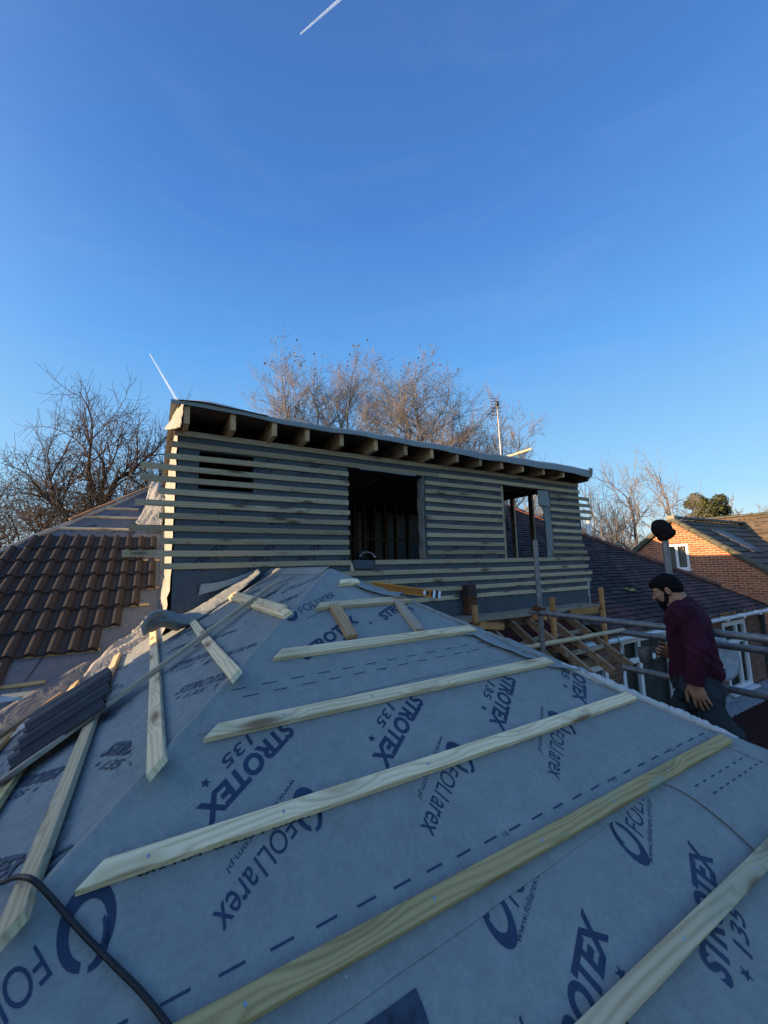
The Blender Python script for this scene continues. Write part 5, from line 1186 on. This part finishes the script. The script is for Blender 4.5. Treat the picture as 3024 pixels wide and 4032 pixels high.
# ================================================================== THE MAN (built as smooth distance fields)
def smin(a, b, k):
    h = np.clip(.5+.5*(b-a)/k, 0, 1); return b*(1-h)+a*h-k*h*(1-h)
def field_mesh(name, prims, vox, mat, parent, post=None, cuts=()):
    lo_ = np.full(3, 1e9); hi_ = -lo_
    for p in prims:
        if p[0] == 'cut': continue
        pts = np.array([p[1], p[2]]) if p[0] == 'cap' else np.array([p[1]]); r = max(p[3], p[4]) if p[0] == 'cap' else max(p[3])
        lo_ = np.minimum(lo_, pts.min(0)-r); hi_ = np.maximum(hi_, pts.max(0)+r)
    lo_ -= 3*vox; hi_ += 3*vox; N_ = np.ceil((hi_-lo_)/vox).astype(int)+1
    F = np.full(N_, .2, dtype=np.float32)
    for p in prims:
        k = p[-1]; pts = np.array([p[1], p[2]]) if p[0] == 'cap' else np.array([p[1]]); r = max(p[3], p[4]) if p[0] == 'cap' else max(p[3])
        pad = abs(k)*1.5+4*vox
        a = np.maximum(0, np.floor((pts.min(0)-r-pad-lo_)/vox).astype(int)); b = np.minimum(N_, np.ceil((pts.max(0)+r+pad-lo_)/vox).astype(int)+1)
        X = [lo_[i]+np.arange(a[i], b[i])*vox for i in range(3)]; G = np.stack(np.meshgrid(*X, indexing='ij'), -1)
        if p[0] == 'cap':
            A_, B_ = np.array(p[1]), np.array(p[2]); ba = B_-A_; pa = G-A_; t = np.clip((pa@ba)/(ba@ba), 0, 1); d = np.linalg.norm(pa-t[..., None]*ba, axis=-1)-(p[3]+(p[4]-p[3])*t)
        else:
            M_ = np.array(p[2]); q = (G-np.array(p[1]))@M_.T/np.array(p[3]); l = np.linalg.norm(q, axis=-1); d = (l-1)*min(p[3])*.5+(l-1)*np.mean(p[3])*.5
        sl = tuple(slice(a[i], b[i]) for i in range(3))
        if k < 0: F[sl] = -smin(-F[sl], d, -k)
        else: F[sl] = smin(F[sl], d, k)
    X = [lo_[i]+np.arange(N_[i])*vox for i in range(3)]
    if post: G = np.stack(np.meshgrid(*X, indexing='ij'), -1); F = F+post(G)
    for (c, n) in cuts:
        G = np.stack(np.meshgrid(*X, indexing='ij'), -1); F = np.maximum(F, (G-np.array(c))@np.array(n))
    S = F < 0; nx, ny, nz = N_-1
    cnt = np.zeros((nx, ny, nz), int)
    for i in (0, 1):
        for j in (0, 1):
            for k in (0, 1): cnt += S[i:nx+i, j:ny+j, k:nz+k]
    act = (cnt > 0) & (cnt < 8); idx = -np.ones((nx, ny, nz), int); cells = np.argwhere(act); idx[act] = np.arange(len(cells))
    acc = np.zeros((len(cells), 3)); num = np.zeros(len(cells)); cs = [(i, j, k) for i in (0, 1) for j in (0, 1) for k in (0, 1)]
    for c0 in cs:
        for ax in range(3):
            if c0[ax]: continue
            c1 = list(c0); c1[ax] = 1
            f0 = F[tuple((cells+c0).T)]; f1 = F[tuple((cells+c1).T)]; mk = (f0 < 0) != (f1 < 0); t = np.where(mk, f0/(f0-f1+1e-12), 0)
            pt = cells+np.array(c0, float); pt[:, ax] += t; acc[mk] += pt[mk]; num[mk] += 1
    verts = lo_+vox*acc/num[:, None]; faces = []
    for ax in range(3):
        o1, o2 = (ax+1) % 3, (ax+2) % 3; sh = [slice(None)]*3; s2 = [slice(None)]*3; sh[ax] = slice(0, -1); s2[ax] = slice(1, None)
        a_, b_ = S[tuple(sh)], S[tuple(s2)]; E_ = np.argwhere(a_ != b_)
        E_ = E_[(E_[:, o1] > 0) & (E_[:, o2] > 0) & (E_[:, o1] < N_[o1]-1) & (E_[:, o2] < N_[o2]-1)]
        e1 = np.zeros(3, int); e1[o1] = 1; e2 = np.zeros(3, int); e2[o2] = 1
        q = np.stack([idx[tuple((E_-e1-e2).T)], idx[tuple((E_-e2).T)], idx[tuple(E_.T)], idx[tuple((E_-e1).T)]], 1)
        fl = ~a_[tuple(E_.T)]; q[fl] = q[fl][:, ::-1]; faces.append(q)
    faces = np.concatenate(faces); faces = faces[(faces >= 0).all(1)]
    me = bpy.data.meshes.new(name); me.from_pydata(verts.tolist(), [], faces.tolist()); me.update(); me.polygons.foreach_set('use_smooth', [True]*len(me.polygons))
    return link(name, me, mat, parent)
VH = V((.906, .42, 0)).normalized()                # away from the camera, horizontally
FD = V((-.42, .906, 0)).normalized()               # the way he faces
LT = -VH                                           # his left
BP = V((3.10, 1.50, 0))
def B(x, y, off=0.): return on(x, y, VH, BP-VH*off)  # off: metres towards his left (the camera side)
def npv(v): return tuple(v)
man = thing('person', 'bearded man in a maroon sweater and dark joggers walking left, holding a mug', 'person', (3.1, 1.5, -1.9))
SKIN = NT('skin', .55, 0, .35); SKIN.col(SKIN.ramp(SKIN.noise(SKIN.co(), 25, 4), [(.3, (.26, .125, .072)), (.7, (.38, .20, .12))])); SKIN.b.inputs['Subsurface Weight'].default_value = .05; SKIN.bump(SKIN.noise(SKIN.co(), 220, 3), .2, .001)
HAIR = NT('black_hair', .6, 0, .3); HAIR.b.inputs['Specular IOR Level'].default_value = .12; HAIR.b.inputs['Roughness'].default_value = .85; HAIR.col((.006, .005, .006)); HAIR.bump(HAIR.noise(HAIR.co('Object', (1, 1, 1)), 260, 4), .8, .004)
def cloth(name, c, sc_=260):
    t = NT(name, .95, 0, .15); co = t.co(); t.col(t.ramp(t.noise(co, 5, 5, .6), [(.3, tuple(x*.75 for x in c)), (.7, tuple(x*1.3 for x in c))]))
    t.bump(t.math('ADD', t.noise(co, 14, 4), t.math('MULTIPLY', t.noise(co, sc_, 2), .2)), .5, .01); return t.m
MAR = cloth('maroon_knit', (.046, .009, .022)); JOG = cloth('dark_blue_grey_joggers', (.026, .038, .045)); SHOE = plain('dark_shoe', (.03, .03, .03), .7)
R3 = lambda x, y, z: (npv(x), npv(y), npv(z))
hc = B(2622, 2320)                                 # skull centre
HU = (V((0, 0, 1))+FD*.46).normalized(); HF = (FD-V((0, 0, 1))*.46).normalized()   # head bowed a little
HL = LT
MH = R3(HF, HL, HU)
HS = .84
h = lambda f, l, u: npv(hc+(HF*f+HL*l+HU*u)*HS)
head = [('ell', h(-.012, 0, .022), MH, (.098, .076, .092), .01), ('ell', h(.030, 0, -.045), MH, (.066, .060, .078), .03),
 ('ell', h(.052, 0, -.085), MH, (.040, .042, .034), .025), ('ell', h(.070, 0, .022), MH, (.022, .050, .020), .02),
 ('cap', h(.088, 0, .006), h(.113, 0, -.030), .008, .013, .012), ('ell', h(.100, .012, -.034), MH, (.013, .008, .008), .006), ('ell', h(.100, -.012, -.034), MH, (.013, .008, .008), .006),
 ('ell', h(.088, .030, .004), MH, (.012, .016, .011), -.008), ('ell', h(.088, -.030, .004), MH, (.012, .016, .011), -.008),
 ('ell', h(.082, .030, .003), MH, (.012, .014, .009), .004), ('ell', h(.082, -.030, .003), MH, (.012, .014, .009), .004),
 ('cap', h(.088, .018, .020), h(.082, .046, .020), .006, .005, .008), ('cap', h(.088, -.018, .020), h(.082, -.046, .020), .006, .005, .008),
 ('ell', h(.093, 0, -.060), MH, (.012, .024, .007), .006), ('ell', h(.091, 0, -.070), MH, (.012, .020, .007), .005),
 ('ell', h(.070, .044, -.025), MH, (.022, .014, .022), .02), ('ell', h(.070, -.044, -.025), MH, (.022, .014, .022), .02)]
for s in (1, -1):
    head += [('ell', h(-.008, .079*s, -.014), MH, (.020, .010, .034), .006), ('ell', h(-.004, .088*s, -.012), MH, (.010, .008, .020), -.004)]
shL, shR = B(2700, 2428, .165), B(2690, 2425, -.16)
nb_ = B(2672, 2375)
head += [('cap', npv(hc+HF*-.028-HU*.05), npv(nb_+V((0, 0, -.02))), .064, .078, .03)]
head = [tuple([p[0], p[1]]+([p[2], tuple(x*HS for x in p[3]), p[4]*HS] if p[0] == 'ell' else [p[2], p[3]*HS, p[4]*HS, p[5]*HS])) for p in head]
# arms and hands
elL, wrL = B(2748, 2550, .22), B(2733, 2690, .215)
elR, wrR = B(2722, 2545, -.20), B(2642, 2577, -.12)
def hand(wr, palmdir, across, nrm, curls, spread, thumbdir, scale=1., thumb_in=.5):
    """palmdir: wrist to knuckles, across: towards the index side, nrm: out of the back of the hand"""
    P = []; pd, ac, nm = palmdir.normalized(), across.normalized(), nrm.normalized(); s = scale
    P.append(('cap', npv(wr-pd*.03), npv(wr+pd*.015*s), .026*s, .025*s, .012)); MP = R3(pd, ac, nm)
    P.append(('ell', npv(wr+pd*.050*s), MP, (.052*s, .041*s, .0165*s), .014)); P.append(('ell', npv(wr+pd*.038*s+ac*.026*s-nm*.008*s), MP, (.034*s, .018*s, .016*s), .012))
    for i, (L, c) in enumerate(zip((.072, .080, .075, .058), curls)):
        k = wr+pd*(.088-.006*abs(i-1.2))*s+ac*(.030-.020*i)*s; d = (pd+ac*(spread*(1.4-i))).normalized(); r = (.0092, .0094, .0090, .0078)[i]*s; q = k-d*.012
        for j, f in enumerate((.46, .30, .24)):
            ang_ = c*(.8, 1.1, .7)[j]; ax_ = ac; d = (Matrix.Rotation(0, 3, ax_) @ d); 
            rot = Matrix.Rotation(ang_, 3, pd.cross(nm).normalized()); d2 = rot @ d
            if (d2.dot(nm)) > d.dot(nm)+1e-6: d2 = Matrix.Rotation(-ang_, 3, pd.cross(nm).normalized()) @ d
            d = d2.normalized(); e = q+d*(L*f*s+(.012 if j == 0 else 0)); P.append(('cap', npv(q), npv(e), r, r*.93, .003)); q = e; r *= .93
    q = wr+pd*.022*s+ac*.030*s-nm*.004*s; d = (ac*.75+pd*.75-nm*thumb_in).normalized(); e = q+d*.038*s; P.append(('cap', npv(q), npv(e), .0125*s, .0105*s, .010))
    d = thumbdir.normalized(); e2 = e+d*.030*s; P.append(('cap', npv(e), npv(e2), .0105*s, .0098*s, .004)); e3 = e2+(d+pd*.2).normalized()*.024*s; P.append(('cap', npv(e2), npv(e3), .0098*s, .0082*s, .003))
    return P
pdL = (B(2768, 2775, .215)-B(2733, 2690, .215)).normalized()
acL = (FD*1.0-LT*.1); acL = (acL-pdL*acL.dot(pdL)).normalized(); nmL = acL.cross(pdL).normalized()
if nmL.dot(LT) < 0: nmL = -nmL
HLP = hand(wrL, pdL, acL, nmL, (.30, .26, .22, .18), .10, pdL*.9+acL*.25, 1.05)
mugc = B(2541, 2580, -.03)
pdR = (B(2585, 2560, -.07)-wrR).normalized(); acR = V((0, 0, 1)); acR = (acR-pdR*acR.dot(pdR)).normalized(); nmR = -LT; nmR = (nmR-pdR*nmR.dot(pdR)-acR*nmR.dot(acR)).normalized()
HRP = hand(wrR, pdR, acR, nmR, (.80, .75, .70, .66), .03, pdR*.95+acR*.1, 1.0, .3)
body = head+[('cap', npv(nb_), npv(B(2718, 2500)), .06, .09, .04), ('cap', npv(B(2718, 2500)), npv(B(2738, 2650)), .09, .09, .04), ('cap', npv(shL), npv(shR), .045, .045, .03)]
for s_, e_, w_ in ((shL, elL, wrL), (shR, elR, wrR)): body += [('cap', npv(s_), npv(e_), .048, .040, .03), ('cap', npv(e_), npv(w_), .040, .027, .02)]
hipL_, hipR_ = B(2752, 2700, .09), B(2735, 2700, -.09)
knL, anL = B(2812, 2838, .09), B(2895, 2910, .08)      # trailing left leg
knR, anR = B(2652, 2835, -.09), B(2690, 2990, -.09)    # leading right leg
toe = V((FD.x, FD.y, 0))
footz = -1.86
anL = V((anL.x, anL.y, max(anL.z, footz+.12))); anR = V((anR.x, anR.y, footz+.09))
knR = V((knR.x, knR.y, (hipR_.z+anR.z)/2+.02))
body += [('cap', npv(B(2745, 2650)), npv(B(2745, 2700)), .09, .08, .04)]
for a, b, c in ((hipL_, knL, anL), (hipR_, knR, anR)): body += [('cap', npv(a), npv(b), .078, .056, .05), ('cap', npv(b), npv(c), .054, .036, .03)]
field_mesh('body', body+HLP+HRP, .0052, SKIN.m, man)
# hair, beard, brows, eyes
hair = [('ell', h(-.020, 0, .034), MH, (.098, .082, .090), .01), ('ell', h(.045, 0, .064), MH, (.052, .058, .040), .02), ('ell', h(-.060, 0, -.015), MH, (.060, .074, .065), .03), ('ell', h(-.012, .074, .014), MH, (.045, .012, .040), .012), ('ell', h(-.012, -.074, .014), MH, (.045, .012, .040), .012),
        ('ell', h(.085, 0, -.018), MH, (.075, .10, .058), -.008), ('ell', h(-.004, .088, -.016), MH, (.025, .018, .038), -.004), ('ell', h(-.004, -.088, -.016), MH, (.025, .018, .038), -.004), ('ell', h(-.03, 0, -.115), MH, (.09, .09, .042), -.008)]
def frizz(am, fq): return lambda G: am*(np.sin(G[..., 0]*fq)*np.sin(G[..., 1]*fq*1.1+1)*np.sin(G[..., 2]*fq*.9))
scl = lambda L_: [tuple([p[0], p[1]]+([p[2], tuple(x*HS for x in p[3]), p[4]*HS] if p[0] == 'ell' else [p[2], p[3]*HS, p[4]*HS, p[5]*HS])) for p in L_]
field_mesh('hair', scl(hair), .0045, HAIR.m, man, frizz(.003, 190))
beard = [('ell', h(.058, 0, -.098), MH, (.052, .052, .048), .02), ('ell', h(.062, 0, -.130), MH, (.038, .040, .034), .02), ('cap', h(.018, .060, -.035), h(.040, .050, -.085), .015, .020, .015), ('cap', h(.018, -.060, -.035), h(.040, -.050, -.085), .015, .020, .015),
         ('cap', h(.006, .069, .0), h(.018, .062, -.035), .010, .015, .01), ('cap', h(.006, -.069, .0), h(.018, -.062, -.035), .010, .015, .01), ('cap', h(.098, .020, -.055), h(.080, .034, -.072), .008, .010, .006), ('cap', h(.098, -.020, -.055), h(.080, -.034, -.072), .008, .010, .006), ('cap', h(.100, .016, -.051), h(.100, -.016, -.051), .0075, .0075, .006),
         ('ell', h(.100, 0, -.065), MH, (.016, .022, .007), -.003)]
field_mesh('beard', scl(beard), .004, HAIR.m, man, frizz(.0026, 230))
for s in (1, -1):
    MB().tube([V(h(.089, .016*s, .022)), V(h(.092, .030*s, .027)), V(h(.080, .050*s, .022))], [.0045, .0055, .003], 8).build('eyebrow', HAIR.m, man, smooth=True)
    MB().tube([V(h(.091, .020*s, .0015)), V(h(.094, .031*s, .003)), V(h(.087, .043*s, .001))], [.002, .003, .002], 6).build('eyelid', HAIR.m, man, smooth=True)
# sweater
up3 = V((0, 0, 1))
c1, c2, c3, c4 = B(2688, 2400), B(2708, 2465), B(2722, 2560), B(2738, 2648)
lean_ = (c1-c4).normalized(); fx = (FD-lean_*FD.dot(lean_)).normalized(); MT = R3(fx, LT, lean_)
sw_ = [('ell', npv(B(2708, 2462)), MT, (.128, .185, .17), .05), ('ell', npv(B(2727, 2555)), MT, (.134, .165, .17), .05), ('ell', npv(B(2738, 2625)), MT, (.142, .160, .13), .05), ('ell', npv(B(2742, 2668)), MT, (.138, .158, .09), .05),
       ('cap', npv(B(2685, 2380)), npv(B(2700, 2425)), .060, .105, .05), ('cap', npv(shL), npv(shR), .075, .075, .05),
       ('cap', npv(shL), npv(elL), .072, .064, .03), ('cap', npv(elL), npv(wrL+V((0, 0, .0))), .063, .052, .015), ('cap', npv(shR), npv(elR), .072, .062, .035), ('cap', npv(elR), npv(wrR), .060, .043, .02),
       ('cap', npv(nb_-lean_*.01), npv(nb_+(hc-nb_).normalized()*.02), .074, .070, .015)]
def folds(G):
    x, y, z = G[..., 0], G[..., 1], G[..., 2]; s = x*FD.x+y*FD.y
    m_ = .45+.55*np.sin(z*13+s*9+1.3); m2 = .5+.5*np.sin(s*21-z*9+x*6); return m_*(.0050*np.sin(z*44+s*38+3*np.sin(s*15)))+m2*.0040*np.sin(s*70-z*52+2.4*np.sin(z*24+x*10))
pn = (hc-nb_).normalized()
cutw = (wrL-elL).normalized(); cutr = (wrR-elR).normalized()
swp = field_mesh('sweater', sw_, .0075, MAR, man, folds, cuts=[(npv(nb_+pn*.030), npv(pn)), (npv(B(2742, 2662)), npv(-lean_))][:1])
bm = bmesh.new(); bm.from_mesh(swp.data)
def cutby(bm, co, no, sel):
    kill = [f for f in bm.faces if (f.calc_center_median()-co).dot(no) > 0 and sel(f.calc_center_median())]
    bmesh.ops.delete(bm, geom=kill, context='FACES')
hem = B(2742, 2668)
off_ = lambda p: (p-BP).dot(-VH)
cutby(bm, hem, -lean_, lambda p: off_(p) < .175)
cutby(bm, wrL, cutw, lambda p: (p-wrL).length < .12)
cutby(bm, wrR, cutr, lambda p: (p-wrR).length < .10)
bm.to_mesh(swp.data); bm.free(); swp.modifiers.new('t', 'SOLIDIFY').thickness = .004
tr = [('ell', npv(B(2742, 2665)), MT, (.128, .160, .08), .03), ('ell', npv(B(2748, 2705)), MT, (.138, .165, .11), .05)]
for a, b, c in ((hipL_, knL, anL), (hipR_, knR, anR)): tr += [('cap', npv(a), npv(b), .102, .082, .05), ('cap', npv(b), npv(c+V((0, 0, .02))), .080, .055, .03)]
tp = field_mesh('joggers', tr, .008, JOG, man, lambda G: folds(G)*1.2)
for a in (anL, anR):
    hl = V((a.x, a.y, a.z-.05)); tl = hl+toe*.17+V((0, 0, -.02 if a is anR else -.05)); field_mesh('shoe', [('cap', npv(hl-toe*.03), npv(tl), .042, .036, .02), ('cap', npv(a), npv(hl), .045, .045, .03), ('ell', npv(tl), R3(toe, LT, up3), (.06, .045, .032), .02)], .007, SHOE, man)
P = [B(2660, 2658, .13), B(2656, 2680, .135), B(2650, 2712, .135)]; MB().tube(P, .005, 6).build('drawstring', BLACKP, man, smooth=True)
# mug in his right hand
MUGM = plain('dark_speckled_mug', (.085, .088, .082), .5, var=.4, scale=60)
mg = thing('mug', 'dark grey mug held by the man in the maroon sweater', 'mug', tuple(mugc-V((0, 0, .05))))
R_ = []; axis = (V((0, 0, 1))+FD*.05).normalized(); e1 = VH; e2 = axis.cross(e1)
for r, z in ((.001, -.05), (.036, -.05), (.040, -.046), (.043, 0), (.0445, .050), (.0425, .052), (.041, .048), (.039, -.038), (.001, -.04)):
    R_.append([mugc+e1*r*math.cos(a)+e2*r*math.sin(a)+axis*z for a in np.linspace(0, 2*math.pi, 29)])
MB().grid(R_).build('cup', MUGM, mg, smooth=True)
hd = -(FD); P = [mugc+hd*.042+axis*.030, mugc+hd*.062+axis*.030, mugc+hd*.070+axis*.005, mugc+hd*.062-axis*.022, mugc+hd*.042-axis*.024]; MB().tube(smoothpath(P, 4), .0055, 8).build('handle', MUGM, mg, smooth=True)
# beanie on the pole top
bc = ph_+V((0, 0, .04))+FD*.01; bt = thing('beanie', 'black knitted beanie hung on top of the scaffold pole', 'hat', tuple(bc))
bx_ = (V((0, 0, 1))*.85+FD*.5).normalized(); by_ = VH; bz_ = bx_.cross(by_).normalized()
KN = NT('black_knit', .95, 0, .1); KN.col((.016, .013, .014)); KN.bump(KN.noise(KN.co('Object', (1, 1, 1)), 170, 2), .8, .006)
MBn = R3(bx_, by_, bz_)
field_mesh('crown', [('ell', npv(bc+bx_*.02), MBn, (.070, .068, .068), .01), ('ell', npv(bc-bx_*.02), MBn, (.045, .063, .063), .03)], .006, KN.m, bt, lambda G: .0012*np.sin(((G-np.array(bc))@np.array(bz_))*170)+.002*np.sin(G[..., 2]*60+G[..., 0]*40))
field_mesh('cuff', [('ell', npv(bc-bx_*.042), MBn, (.032, .069, .070), .01), ('ell', npv(bc-bx_*.062), MBn, (.028, .062, .064), .02)], .006, KN.m, bt, lambda G: .0014*np.sin(((G-np.array(bc))@np.array(bz_))*170))
